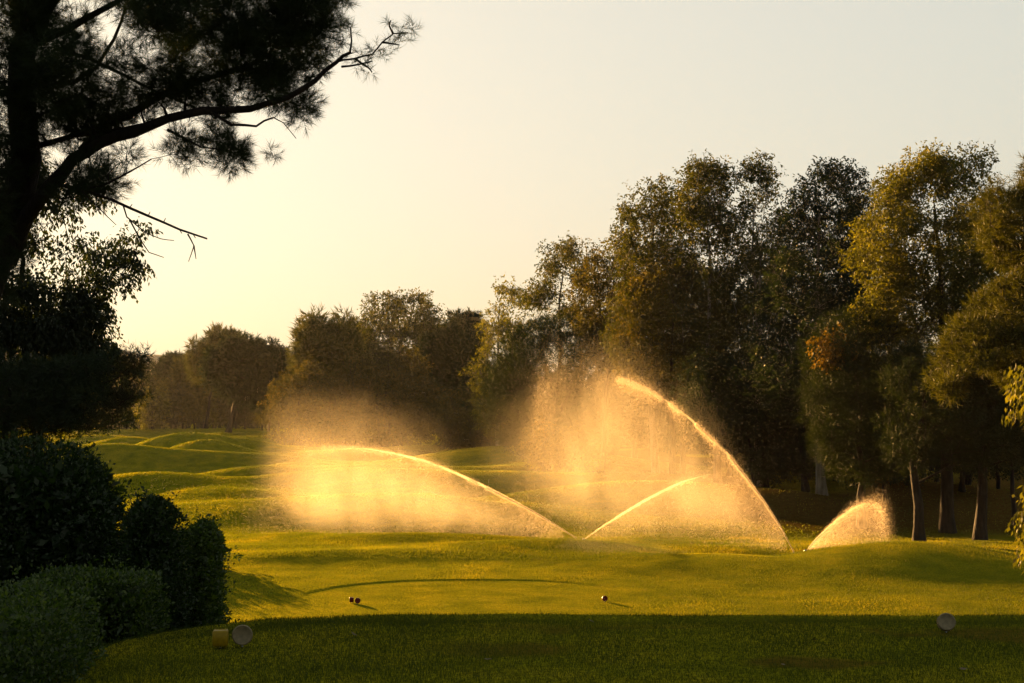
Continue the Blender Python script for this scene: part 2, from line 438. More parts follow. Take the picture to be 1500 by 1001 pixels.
def leaves_mesh(name, centers, cr, per, ln, wd, mat, origin, seed, droop=.5, squash=.8, tspread=.35):
    """kite-shaped leaf quads gathered in twig sprays inside each clump"""
    r = np.random.RandomState(seed)
    nc = len(centers)
    ct = r.rand(nc)
    # sprays inside each clump
    ns = max(3, per // 9)
    C = np.repeat(centers, ns, 0)
    off = rand_dirs(r, len(C)) * (r.rand(len(C), 1) ** .45) * cr * (.7 + .6 * r.rand(len(C), 1)); off[:, 2] *= squash
    S = C + off; St = np.repeat(ct, ns)
    sd = off / (np.linalg.norm(off, axis=1)[:, None] + 1e-9) + r.randn(len(C), 3) * .4
    sd[:, 2] -= droop * .6; sd /= np.linalg.norm(sd, axis=1)[:, None]
    per_s = max(3, per // ns)
    S = np.repeat(S, per_s, 0); sd = np.repeat(sd, per_s, 0); T = np.repeat(St, per_s)
    n = len(S)
    a = r.rand(n, 1)
    pos = S + sd * a * ln * 2.4 + r.randn(n, 3) * ln * .35
    d = sd * .5 + rand_dirs(r, n) * .9; d[:, 2] -= droop; d /= np.linalg.norm(d, axis=1)[:, None]
    side = np.cross(d, rand_dirs(r, n)); side /= np.linalg.norm(side, axis=1)[:, None] + 1e-9
    l = ln * (.6 + .8 * r.rand(n, 1)); w = wd * (.6 + .8 * r.rand(n, 1))
    V = np.stack([pos, pos + d * l * .45 + side * w * .5, pos + d * l, pos + d * l * .45 - side * w * .5], 1)
    tint = np.clip(.45 + (T - .5) * tspread * 1.6 + (r.rand(n) - .5) * .6, 0, 1)
    return raw_mesh(name, V.reshape(-1, 3) - np.array(origin), np.arange(n * 4), 4, mat, tint=tint)

def needles_mesh(name, centers, cr, tufts, per, ln, wd, mat, origin, seed, upb=.35, squash=.8, spread=.75):
    """pine tufts: each tuft is a brush of thin needles round a shoot that points outward"""
    r = np.random.RandomState(seed)
    C = np.repeat(centers, tufts, 0); ct = np.repeat(r.rand(len(centers)), tufts)
    off = rand_dirs(r, len(C)) * (r.rand(len(C), 1) ** .4) * cr; off[:, 2] *= squash
    S = C + off
    ax = off / (np.linalg.norm(off, axis=1)[:, None] + 1e-9) + r.randn(len(C), 3) * .35; ax[:, 2] += upb
    ax /= np.linalg.norm(ax, axis=1)[:, None]
    S = np.repeat(S, per, 0); A = np.repeat(ax, per, 0); T = np.repeat(ct, per)
    n = len(S)
    t = r.rand(n, 1)
    pos = S + A * t * ln * .9
    d = A * (.35 + .9 * t) + rand_dirs(r, n) * spread; d /= np.linalg.norm(d, axis=1)[:, None]
    side = np.cross(d, rand_dirs(r, n)); side /= np.linalg.norm(side, axis=1)[:, None] + 1e-9
    l = ln * (.75 + .5 * r.rand(n, 1)); w = wd * (.8 + .4 * r.rand(n, 1))
    V = np.stack([pos + side * w * .5, pos + d * l, pos - side * w * .5], 1)
    tint = np.clip(.45 + (T - .5) * .5 + (r.rand(n) - .5) * .6, 0, 1)
    return raw_mesh(name, V.reshape(-1, 3) - np.array(origin), np.arange(n * 3), 3, mat, tint=tint)

_seed = [100]
TREES = []
def tree(name, label, cat, D, base, polys, kind='leaf', leaf='euc_olive', bark='bark', group=None, trunk_mid=(), r0=.25, depth=None,
         gap=.33, dens=1.0, cr=None, ll=None, fork=1, extra=None, droop=.5, shade=None, fill=1.0):
    """base = photo x of the foot; polys = list of crown outlines (photo px at distance D)"""
    _seed[0] += 1; sd = _seed[0]
    bx = PX(base, D); by = D
    bz = float(height(np.array([bx]), np.array([by]))[0]) - .15
    org = np.array([bx, by, bz])
    root = empty(name, org, label, cat, group)
    cen = []
    crp = cr or max(9, 1100 / D)
    for k, p in enumerate(polys):
        A = poly_area(p); dp = depth or math.sqrt(A / PI) / F * D * 1.0
        cen.append(sample_crown(p, D, dp, crp, gap, sd * 7 + k, fill))
    cen = np.concatenate(cen)
    top = cen[:, 2].max(); cx = np.median(cen[:, 0])
    tp = [org]
    for m in trunk_mid: tp.append(P(m[0], m[1], D))
    zt = bz + (top - bz) * .86
    xt = cx if not trunk_mid else (cx + tp[-1][0]) / 2
    tp.append(np.array([xt, D, max(zt, tp[-1][2] + .5)]))
    sk = Skel(tp, r0, r0 * .18)
    for f in range(fork - 1):
        rr = np.random.RandomState(sd + f)
        o2 = org + np.array([(rr.rand() - .5) * 1.6, (rr.rand() - .5) * 1.2, 0])
        e2 = np.array([cx + (rr.rand() - .5) * 4, D + (rr.rand() - .5) * 3, bz + (top - bz) * (.6 + .2 * rr.rand())])
        sk.limb([o2 - np.array([0, 0, .1]), (o2 * .55 + e2 * .45) + rr.randn(3) * .3, e2], r0 * .8, r0 * .2)
    crm = crp / F * D
    sub = cen
    sk.connect(sub, sd, rmin=max(.012, D * .00018))
    link('trunk', sk.mesh('trunk', M[bark], org), root)
    pxm = D / F
    if D > 150: dens *= 2.4
    elif D > 55: dens *= 1.5; ll = (ll or max(4.2, 7 - D * .015)) * .85
    if kind == 'leaf':
        l = (ll or max(4.2, 7 - D * .015)) * pxm
        per = int(60 * dens * (crp / 12.) ** 2)
        link('crown', leaves_mesh('crown', cen, crm * 1.05, per, l, l * .42, M[leaf], org, sd, droop=droop), root)
    else:
        l = (ll or 8) * pxm
        tf = int(8 * dens * (crp / 12.) ** 2) + 2
        link('crown', needles_mesh('crown', cen, crm * 1.05, tf, 9, l, max((.9 if D < 150 else 1.5) * pxm, .006), M[leaf], org, sd), root)
    if extra:
        for nm, p, lf in extra:
            c2 = sample_crown(p, D - 1.5, .5, crp * .7, 0, sd + 55, 1.3)
            link(nm, leaves_mesh(nm, c2, crm * .7, int(26 * dens), 5 * pxm, 2.4 * pxm, M[lf], org, sd + 5), root)
    TREES.append(root)
    return root

# ---- right-hand wood
RG = 'tall eucalyptus trees in the wood on the right'
tree('eucalyptus_tree', 'airy golden eucalyptus at the left end of the right-hand wood, its low foliage bright yellow', 'tree', 140, 730,
     [[(705, 432), (733, 406), (765, 424), (775, 460), (765, 520), (750, 560), (742, 605), (738, 640), (708, 626), (692, 585), (686, 545), (712, 505), (702, 465)]],
     leaf='euc_gold', bark='bark_pale', gap=.42, dens=.8, r0=.28, group=RG)
tree('eucalyptus_tree', 'thin-crowned eucalyptus with sky showing through, just above the round dark tree', 'tree', 122, 812,
     [[(762, 380), (788, 356), (832, 346), (856, 362), (872, 420), (852, 476), (795, 486), (765, 440)]],
     leaf='euc_olive', bark='bark_pale', gap=.45, dens=.75, r0=.28, group=RG)
tree('cypress_tree', 'broad round dark tree with a brushy top behind the tall spray', 'tree', 112, 800,
     [[(722, 530), (748, 490), (790, 463), (850, 466), (905, 478), (935, 540), (930, 620), (880, 672), (790, 688), (738, 655), (705, 610), (708, 565)]],
     kind='needle', leaf='pine', gap=.22, dens=1.2, r0=.4, ll=10, fork=3)
tree('broadleaf_tree', 'brown-tinged tree between the thin-crowned eucalyptus and the taller eucalyptus row', 'tree', 104, 880,
     [[(838, 430), (850, 385), (868, 350), (888, 318), (908, 335), (930, 365), (945, 440), (935, 540), (880, 545), (845, 500)]],
     leaf='autumn', bark='bark', gap=.36, dens=1.0, r0=.25)
tree('eucalyptus_tree', 'eucalyptus with a pointed top, leftmost of the tall crowns in the right-hand wood', 'tree', 96, 962,
     [[(903, 340), (915, 292), (935, 268), (958, 256), (986, 275), (1004, 330), (1015, 400), (1000, 470), (960, 540), (912, 560), (890, 500), (892, 420)]],
     leaf='euc_olive', bark='bark_pale', gap=.36, dens=1.0, r0=.3, group=RG, trunk_mid=[(955, 600)])
tree('broadleaf_tree', 'warm brown and ochre leaved tree in the middle of the right-hand wood', 'tree', 92, 985,
     [[(900, 470), (930, 400), (975, 370), (1020, 380), (1065, 420), (1070, 500), (1040, 560), (960, 600), (905, 560)]],
     leaf='autumn', bark='bark', gap=.3, dens=1.1, r0=.22)
tree('eucalyptus_tree', 'tall eucalyptus with a bare pale trunk showing beside the tall spray', 'tree', 88, 1052,
     [[(990, 300), (1003, 245), (1034, 228), (1060, 246), (1070, 320), (1085, 420), (1075, 520), (1040, 570), (1000, 540), (990, 440), (1005, 350)]],
     leaf='euc_olive', bark='bark_pale', gap=.4, dens=.95, r0=.25, group=RG, trunk_mid=[(1045, 600), (1035, 450)])
tree('eucalyptus_tree', 'airy two-topped eucalyptus with thin limbs against the sky', 'tree', 86, 1112,
     [[(1058, 290), (1063, 244), (1098, 232), (1136, 248), (1156, 300), (1150, 400), (1130, 500), (1075, 540), (1065, 420)]],
     leaf='euc_olive', bark='bark_pale', gap=.43, dens=.85, r0=.22, group=RG, fork=2)
tree('eucalyptus_tree', 'dark bluish green round-topped eucalyptus with a pale lower trunk by the small spray', 'tree', 78, 1204,
     [[(1148, 340), (1160, 290), (1178, 255), (1212, 235), (1246, 246), (1262, 275), (1288, 305), (1276, 350), (1262, 430), (1245, 520), (1210, 590), (1150, 620), (1100, 570), (1120, 440)]],
     leaf='euc_dark', bark='bark_pale', gap=.28, dens=1.3, r0=.3, group=RG, trunk_mid=[(1198, 640)])
tree('broadleaf_tree', 'dark low-limbed tree under the eucalyptus row, left of the small spray', 'tree', 84, 1122,
     [[(985, 580), (1020, 520), (1090, 520), (1150, 560), (1195, 620), (1180, 690), (1120, 705), (1080, 680), (1050, 640), (1010, 640)]],
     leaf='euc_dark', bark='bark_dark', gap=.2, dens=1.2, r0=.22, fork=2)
tree('cypress_tree', 'dark conifer with a patch of orange leaves near its top, right of the small spray', 'tree', 68, 1262,
     [[(1190, 500), (1212, 466), (1245, 452), (1290, 470), (1330, 540), (1345, 640), (1310, 705), (1240, 715), (1200, 660), (1182, 580)]],
     kind='needle', leaf='pine', gap=.2, dens=1.2, r0=.24, ll=11, extra=[('autumn_foliage', [(1195, 490), (1235, 482), (1240, 525), (1200, 540)], 'orange')])
tree('eucalyptus_tree', 'big golden-leaved eucalyptus with a bright low bough, tallest tree on the right', 'tree', 67, 1388,
     [[(1278, 310), (1288, 275), (1318, 242), (1368, 222), (1412, 222), (1444, 246), (1456, 290), (1460, 380), (1440, 450), (1400, 480), (1350, 420), (1300, 398), (1246, 392), (1252, 345)],
      [(1262, 432), (1288, 406), (1340, 402), (1392, 428), (1405, 470), (1372, 502), (1322, 496), (1278, 512), (1266, 470)]],
     leaf='euc_gold', bark='bark', gap=.32, dens=1.15, r0=.36, group=RG, trunk_mid=[(1390, 650), (1385, 520)])
tree('pine_tree', 'dark thick-trunked pine, left of the golden eucalyptus trunk on the right', 'tree', 61, 1347,
     [[(1300, 560), (1340, 505), (1400, 490), (1450, 520), (1480, 590), (1470, 650), (1430, 690), (1370, 670), (1330, 690), (1300, 640)]],
     kind='needle', leaf='pine', gap=.22, dens=1.1, r0=.27, ll=11, trunk_mid=[(1338, 680)])
tree('pine_tree', 'dark pine with a straight trunk, between the golden eucalyptus trunk and the thin leaning pine', 'tree', 63, 1436,
     [[(1400, 500), (1440, 470), (1500, 500), (1540, 580), (1530, 660), (1480, 680), (1430, 670), (1395, 600)]],
     kind='needle', leaf='pine', gap=.22, dens=1.1, r0=.32, ll=11)
tree('pine_tree', 'thin dark leaning pine trunk near the right edge with green slope behind', 'tree', 72, 1487,
     [[(1440, 620), (1470, 560), (1530, 540), (1580, 590), (1560, 650), (1500, 640), (1460, 655)]],
     kind='needle', leaf='pine', gap=.3, dens=1.0, r0=.16, ll=10, trunk_mid=[(1478, 640)])
# yellowish pine at the right border, nearer
tree('pine_tree', 'yellowish long-needled pine reaching in from the right edge with golden boughs', 'tree', 40, 1590,
     [[(1398, 470), (1430, 440), (1470, 408), (1520, 396), (1600, 440), (1600, 560), (1500, 575), (1460, 560), (1415, 575), (1378, 592), (1350, 560), (1380, 525)],
      [(1440, 300), (1458, 256), (1476, 300), (1500, 250), (1520, 215), (1580, 200), (1640, 300), (1600, 420), (1500, 400), (1462, 380), (1440, 340)]],
     kind='needle', leaf='pine_gold', bark='bark', gap=.44, dens=2.0, r0=.3, ll=10, cr=9, depth=2.0)
tree('eucalyptus_tree', 'eucalyptus twigs with long hanging leaves at the right edge of the picture', 'tree', 26, 1600,
     [[(1492, 560), (1512, 520), (1570, 530), (1570, 640), (1516, 615), (1496, 592)], [(1508, 790), (1518, 700), (1570, 650), (1570, 830), (1506, 822)],
      [(1560, 300), (1650, 300), (1680, 500), (1570, 560)]],
     leaf='euc_gold', bark='bark_pale', gap=.25, dens=.5, r0=.16, cr=14, ll=10, depth=.8, droop=1.5)
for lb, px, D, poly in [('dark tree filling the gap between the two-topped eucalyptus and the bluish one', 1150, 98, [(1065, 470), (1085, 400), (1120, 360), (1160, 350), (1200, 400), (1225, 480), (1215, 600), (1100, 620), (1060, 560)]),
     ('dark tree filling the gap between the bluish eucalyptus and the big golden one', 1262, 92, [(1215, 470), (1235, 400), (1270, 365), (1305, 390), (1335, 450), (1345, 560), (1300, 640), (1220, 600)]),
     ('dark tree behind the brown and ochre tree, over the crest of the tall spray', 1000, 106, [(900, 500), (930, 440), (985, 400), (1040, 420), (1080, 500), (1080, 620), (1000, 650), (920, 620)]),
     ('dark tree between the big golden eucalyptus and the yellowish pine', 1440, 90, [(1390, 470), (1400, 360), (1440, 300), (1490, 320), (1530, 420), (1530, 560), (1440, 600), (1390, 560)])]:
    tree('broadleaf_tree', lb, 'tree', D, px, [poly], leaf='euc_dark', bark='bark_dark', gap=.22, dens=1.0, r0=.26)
# deeper row behind the right-hand trunks: four builds reused
BG = 'dark trees standing deeper in the right-hand wood'
specs = [(1150, 100), (1235, 98), (1310, 100), (1415, 104)]
protos = []
for k, (px, D) in enumerate(specs):
    w = 60 + 10 * (k % 3)
    poly = [(px - w, 640), (px - w * .8, 580), (px - 20, 520), (px + 30, 515), (px + w * .8, 570), (px + w, 640), (px + w * .5, 690), (px - 15, 672), (px - w * .5, 692)]
    lb = ['dark slim tree deeper in the wood, left of the small spray', 'dark tree deeper in the wood, behind the small spray',
          'dark tree deeper in the wood, between small spray and thick pine trunks', 'dark tree deeper in the wood, between the thick trunks on the right'][k]
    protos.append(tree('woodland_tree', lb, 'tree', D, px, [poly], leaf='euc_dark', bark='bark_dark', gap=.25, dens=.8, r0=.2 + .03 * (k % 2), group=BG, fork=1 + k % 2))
def copy_tree(src, px, D, rot, sc, label, group):
    r = src.copy(); COL.objects.link(r)
    bx = PX(px, D); bz = float(height(np.array([bx]), np.array([float(D)]))[0]) - .15
    r.location = (bx, D, bz); r.rotation_euler = (0, 0, rot); r.scale = (sc, sc, sc)
    r['label'] = label
    if group: r['group'] = group
    elif 'group' in r: del r['group']
    for ch in list(src.children):
        c = ch.copy(); COL.objects.link(c); c.parent = r
    return r
for k, (px, D, sc, lb) in enumerate([
    (1068, 110, 1.0, 'dark tree deep in the wood behind the tall arching jet'), (1130, 124, 1.1, 'dark tree deep in the wood above the left jet base of the small spray'),
    (1185, 116, 1.0, 'dark tree deep in the wood just left of the pale trunk by the small spray'), (1275, 128, 1.05, 'dark tree deep in the wood just right of the small spray crest'),
    (1365, 122, 1.0, 'dark tree deep in the wood seen between the thick pine and golden eucalyptus trunks'), (1462, 132, 1.0, 'dark tree on the green slope left of the leaning pine'),
    (1000, 118, 1.1, 'dark tree deep in the wood behind the crest of the tall spray'), (930, 124, 1.05, 'dark tree in the wood hidden in mist left of the tall spray'),
    (1330, 84, .8, 'slim dark trunk standing close behind the thick pine'), (1225, 88, .8, 'slim dark trunk close behind the conifer with orange leaves')]):
    copy_tree(protos[k % 4], px, D, 1.3 * k, sc, lb, BG)

for k, (px, D, sc, lb) in enumerate([
    (1178, 82, .72, 'slim dark trunk between the dark low-limbed tree and the pale trunk'), (1296, 78, .75, 'slim dark trunk right of the conifer with orange leaves'),
    (1318, 92, .8, 'slim trunk in deep shade just left of the thick-trunked pine'), (1372, 88, .8, 'slim trunk in deep shade just left of the golden eucalyptus trunk'),
    (1410, 82, .72, 'slim dark trunk just right of the golden eucalyptus trunk'), (1462, 92, .8, 'slim dark trunk in deep shade by the thin leaning pine'),
    (1110, 92, .8, 'slim dark trunk just above the foot of the tall arching jet')]):
    copy_tree(protos[(k + 1) % 4], px, D, 2.1 * k + .5, sc, lb, BG)

# ---- middle distance
tree('pine_tree', 'pine with upright candle-like shoots behind the left end of the long spray', 'tree', 190, 482,
     [[(436, 500), (448, 470), (468, 456), (500, 460), (520, 495), (540, 560), (530, 640), (450, 645), (438, 580)]], kind='needle', leaf='pine_gold', gap=.27, dens=1.3, r0=.35, ll=10)
tree('broadleaf_tree', 'fluffy feathery tree in front of the candle pine, left of the long spray', 'tree', 176, 428,
     [[(392, 585), (404, 556), (420, 548), (438, 522), (462, 530), (490, 560), (500, 610), (480, 650), (412, 655), (388, 625)]], leaf='autumn', gap=.30, dens=.7, r0=.25)
tree('umbrella_pine', 'umbrella pine with broad rounded crown, leftmost of the large crowns in the middle distance', 'tree', 225, 330,
     [[(298, 550), (306, 522), (330, 504), (362, 494), (398, 500), (420, 520), (418, 560), (404, 598), (368, 600), (340, 585), (312, 575)]], kind='needle', leaf='pine', gap=.12, dens=1.5, r0=.45, ll=7, fork=3)
tree('pine_tree', 'pine with a ragged top just behind the leftmost umbrella pine', 'tree', 262, 300,
     [[(278, 540), (284, 505), (302, 490), (328, 486), (352, 488), (356, 520), (330, 550), (290, 560)]], kind='needle', leaf='pine_gold', gap=.3, dens=1.2, r0=.35, ll=8)
tree('broadleaf_tree', 'largest rounded tree in the middle distance, topping the others above the long spray', 'tree', 215, 585,
     [[(512, 500), (525, 462), (548, 438), (585, 426), (622, 433), (640, 455), (652, 500), (650, 570), (600, 610), (540, 600), (512, 560)]], leaf='euc_olive', gap=.12, dens=1.2, r0=.5, fork=2)
tree('umbrella_pine', 'low umbrella pine on the skyline between the largest rounded tree and the golden eucalyptus', 'tree', 245, 670,
     [[(632, 485), (652, 465), (680, 458), (704, 468), (715, 500), (700, 530), (650, 530)]], kind='needle', leaf='pine', gap=.15, dens=1.3, r0=.4, ll=7)
tree('umbrella_pine', 'flat-topped umbrella pine in front of the skyline pine, mist at its trunk', 'tree', 192, 668,
     [[(610, 515), (622, 498), (648, 486), (684, 486), (704, 504), (712, 550), (700, 600), (665, 590), (630, 560)]], kind='needle', leaf='pine', gap=.12, dens=1.5, r0=.45, ll=8)
tree('broadleaf_tree', 'brownish thicket tree in mist below the largest rounded tree', 'tree', 182, 560,
     [[(500, 560), (530, 510), (575, 500), (615, 520), (640, 580), (640, 645), (510, 650)]], leaf='autumn', gap=.25, dens=1.0, r0=.3, fork=3)
tree('broadleaf_tree', 'brownish low tree in mist under the flat-topped umbrella pine', 'tree', 165, 690,
     [[(640, 600), (665, 565), (700, 575), (735, 620), (730, 655), (650, 655)]], leaf='autumn', gap=.28, dens=.9, r0=.22, fork=2)
for lb, px, D, poly in [('flat-topped umbrella pine in the far belt, just right of the leftmost umbrella pine', 392, 250, [(362, 556), (368, 532), (396, 522), (424, 524), (440, 540), (442, 560), (415, 566), (385, 564)]),
     ('umbrella pine in the far belt, between the candle pine and the largest rounded tree', 512, 232, [(488, 510), (494, 488), (516, 476), (536, 480), (548, 500), (540, 520), (505, 522)]),
     ('small umbrella pine in the far belt, left of the ragged-topped pine', 250, 300, [(228, 548), (234, 530), (252, 522), (270, 526), (278, 544), (262, 554), (240, 554)])]:
    tree('umbrella_pine', lb, 'tree', D, px, [poly], kind='needle', leaf='pine', gap=.1, dens=1.4, r0=.32, ll=7, cr=8, fork=2)
YT = tree('young_tree', 'small yellow-green young tree alone at the edge of the far left fairway', 'tree', 262, 222,
     [[(200, 590), (212, 572), (235, 570), (246, 595), (240, 625), (205, 626)]], leaf='euc_gold', gap=.3, dens=1.1, r0=.14, fork=2, ll=4)
# small trees inside the falling spray
tree('young_tree', 'small tree seen dimly through the droplets left of the tall spray', 'tree', 100, 795,
     [[(770, 640), (800, 610), (830, 640), (825, 680), (790, 690), (768, 670)]], leaf='autumn', gap=.35, dens=.6, r0=.13)
tree('young_tree', 'small tree hidden behind the middle of the tall spray', 'tree', 98, 832,
     [[(815, 650), (845, 610), (875, 640), (868, 690), (822, 690)]], leaf='autumn', gap=.35, dens=.6, r0=.13)

# far row of slender trees at the end of the fairway
FG = 'slender trees lining the far end of the fairway'
def farpoly(px, w, top, bot):
    return [(px - w, bot - 12), (px - w * .9, top + 18), (px - w * .3, top), (px + w * .4, top + 3), (px + w * .95, top + 22), (px + w, bot - 8), (px + w * .3, bot), (px - w * .4, bot - 2)]
fp = [tree('slender_tree', 'slender tree in the far row, behind the young yellow-green tree', 'tree', 300, 240, [farpoly(240, 26, 545, 618)], leaf='euc_olive', gap=.25, dens=.9, r0=.22, group=FG),
      tree('slender_tree', 'slender dark tree in the far row under the leftmost umbrella pine', 'tree', 285, 345, [farpoly(345, 26, 560, 618)], leaf='far', gap=.25, dens=.9, r0=.24, group=FG),
      tree('slender_tree', 'slender pine in the far row with the pale sky just over its top', 'tree', 310, 272, [farpoly(272, 24, 522, 610)], kind='needle', leaf='pine_gold', gap=.25, dens=1.1, r0=.26, group=FG)]
FL = ['far-row tree at the left end of the fairway, first one clear of the dark cedar', 'far-row tree second from the dark cedar', 'far-row tree third from the dark cedar',
      'far-row tree a little left of the young yellow-green tree', 'far-row tree directly right of the young yellow-green tree', 'far-row tree halfway between the young tree and the umbrella pine trunk',
      'far-row tree just left of the umbrella pine trunk', 'far-row tree just right of the umbrella pine trunk', 'far-row tree at the edge of the drifting mist',
      'far-row tree dim in the mist left of the fluffy tree', 'far-row tree between the young tree and the ragged pine', 'far-row tree showing a thin trunk beside the ragged pine',
      'far-row tree behind the dark cedar boughs', 'far-row tree low behind the left hedge top', 'far-row tree deep in mist under the largest rounded tree', 'far-row tree deep in mist between the umbrella pines']
for k, px in enumerate([112, 134, 156, 186, 258, 284, 312, 358, 384, 408, 268, 298, 92, 60, 560, 625]):
    copy_tree(fp[k % 3], px, 288 + (k * 37) % 46, .9 * k, .82 + .08 * (k % 4), FL[k], FG)

# far-off wood behind everything: one mass of crowns
def far_wood():
    r = np.random.RandomState(5)
    cs, rr = [], []
    for D, a, b, n, top in [(430, -60, 760, 150, 540), (560, 60, 760, 160, 524), (240, 700, 1560, 150, 585), (330, 640, 1560, 120, 575)]:
        for k in range(n):
            px = a + (b - a) * (k + r.rand()) / n; py = top + 14 * r.rand()
            h = PZ(py, D) - 2; x = PX(px, D); rad = 3.2 + 2.0 * r.rand()
            y = D + r.randn() * 6
            for q in range(7):
                t = q / 6
                cs.append([x + r.randn() * 1.6, y + r.randn() * 1.6, 2.5 + (h - rad * .6) * (.12 + .88 * t)])
    cs = np.array(cs)
    me = leaves_mesh('far_wood', cs, 3.2, 80, 1.0, .55, M['far'], (0, 0, 0), 99, squash=.8, droop=.2)
    tag(link('far_wood', me), 'hazy far-off wood closing the view behind the golf course trees', 'wood', kind='stuff')
far_wood()

# ---- left: eucalyptus/cypress/cedar beyond the hedges
tree('eucalyptus_tree', 'leafy tree with sky glowing through its drooping twigs, behind the near pine on the left', 'tree', 50, 38,
     [[(-90, 230), (60, 235), (128, 268), (185, 290), (212, 345), (206, 392), (186, 428), (150, 442), (140, 480), (165, 520), (150, 560), (60, 600), (-90, 620), (-140, 400)], [(60, 440), (120, 430), (150, 470), (160, 520), (120, 560), (40, 560)],
      [(-110, 395), (0, 400), (110, 405), (165, 432), (150, 470), (158, 520), (40, 530), (-110, 530)], [(-110, 395), (0, 400), (110, 415), (155, 442), (150, 500), (0, 510), (-110, 530)]],
     leaf='euc_dark', bark='bark_dark', gap=.46, dens=.6, r0=.30, cr=15, ll=7.0, depth=2.4, droop=1.0, trunk_mid=[(48, 640), (30, 380)], fill=.85)
tree('cedar_tree', 'black-green cedar with level drooping boughs at the left edge above the hedge', 'tree', 46, 15,
     [[(-120, 500), (-40, 500), (40, 530), (90, 540), (110, 575), (100, 620), (70, 645), (50, 668), (-120, 700)],
      [(60, 535), (120, 524), (170, 522), (222, 514), (206, 534), (214, 548), (180, 560), (120, 562)], [(60, 570), (130, 562), (180, 566), (214, 574), (196, 592), (150, 604), (100, 606)],
      [(60, 600), (110, 602), (150, 606), (192, 602), (186, 622), (140, 632), (80, 636)]],
     kind='needle', leaf='cedar', bark='bark_dark', gap=.22, dens=1.3, r0=.25, ll=11, depth=1.8, cr=9)
tree('low_shrub', 'low dark shrub on the slope just behind the rightmost hedge', 'shrub', 44, 240,
     [[(85, 850), (95, 800), (150, 786), (250, 784), (310, 790), (322, 820), (318, 850)]], leaf='hedge', bark='bark_dark', gap=.1, dens=1.3, r0=.07, cr=14, ll=7, depth=1.2, fork=3)
# neighbours just outside the frame that throw the near tee into shade
tree('eucalyptus_tree', 'leafy tree of the left boundary row, just outside the left edge', 'tree', 52, -190,
     [[(-350, 420), (-330, 250), (-225, 240), (-222, 620), (-330, 620)], [(-158, 240), (-100, 240), (-60, 300), (-40, 420), (-60, 600), (-155, 620)]],
     leaf='euc_dark', bark='bark_dark', gap=.12, dens=.8, r0=.3, cr=18, ll=12, depth=3)
tree('eucalyptus_tree', 'leafy tree of the left boundary row, farther outside the left edge', 'tree', 54, -400,
     [[(-560, 260), (-460, 200), (-360, 220), (-300, 280), (-290, 420), (-300, 600), (-420, 640), (-540, 620), (-580, 420)]],
     leaf='euc_dark', bark='bark_dark', gap=.2, dens=.6, r0=.3, cr=24, ll=14, depth=3)

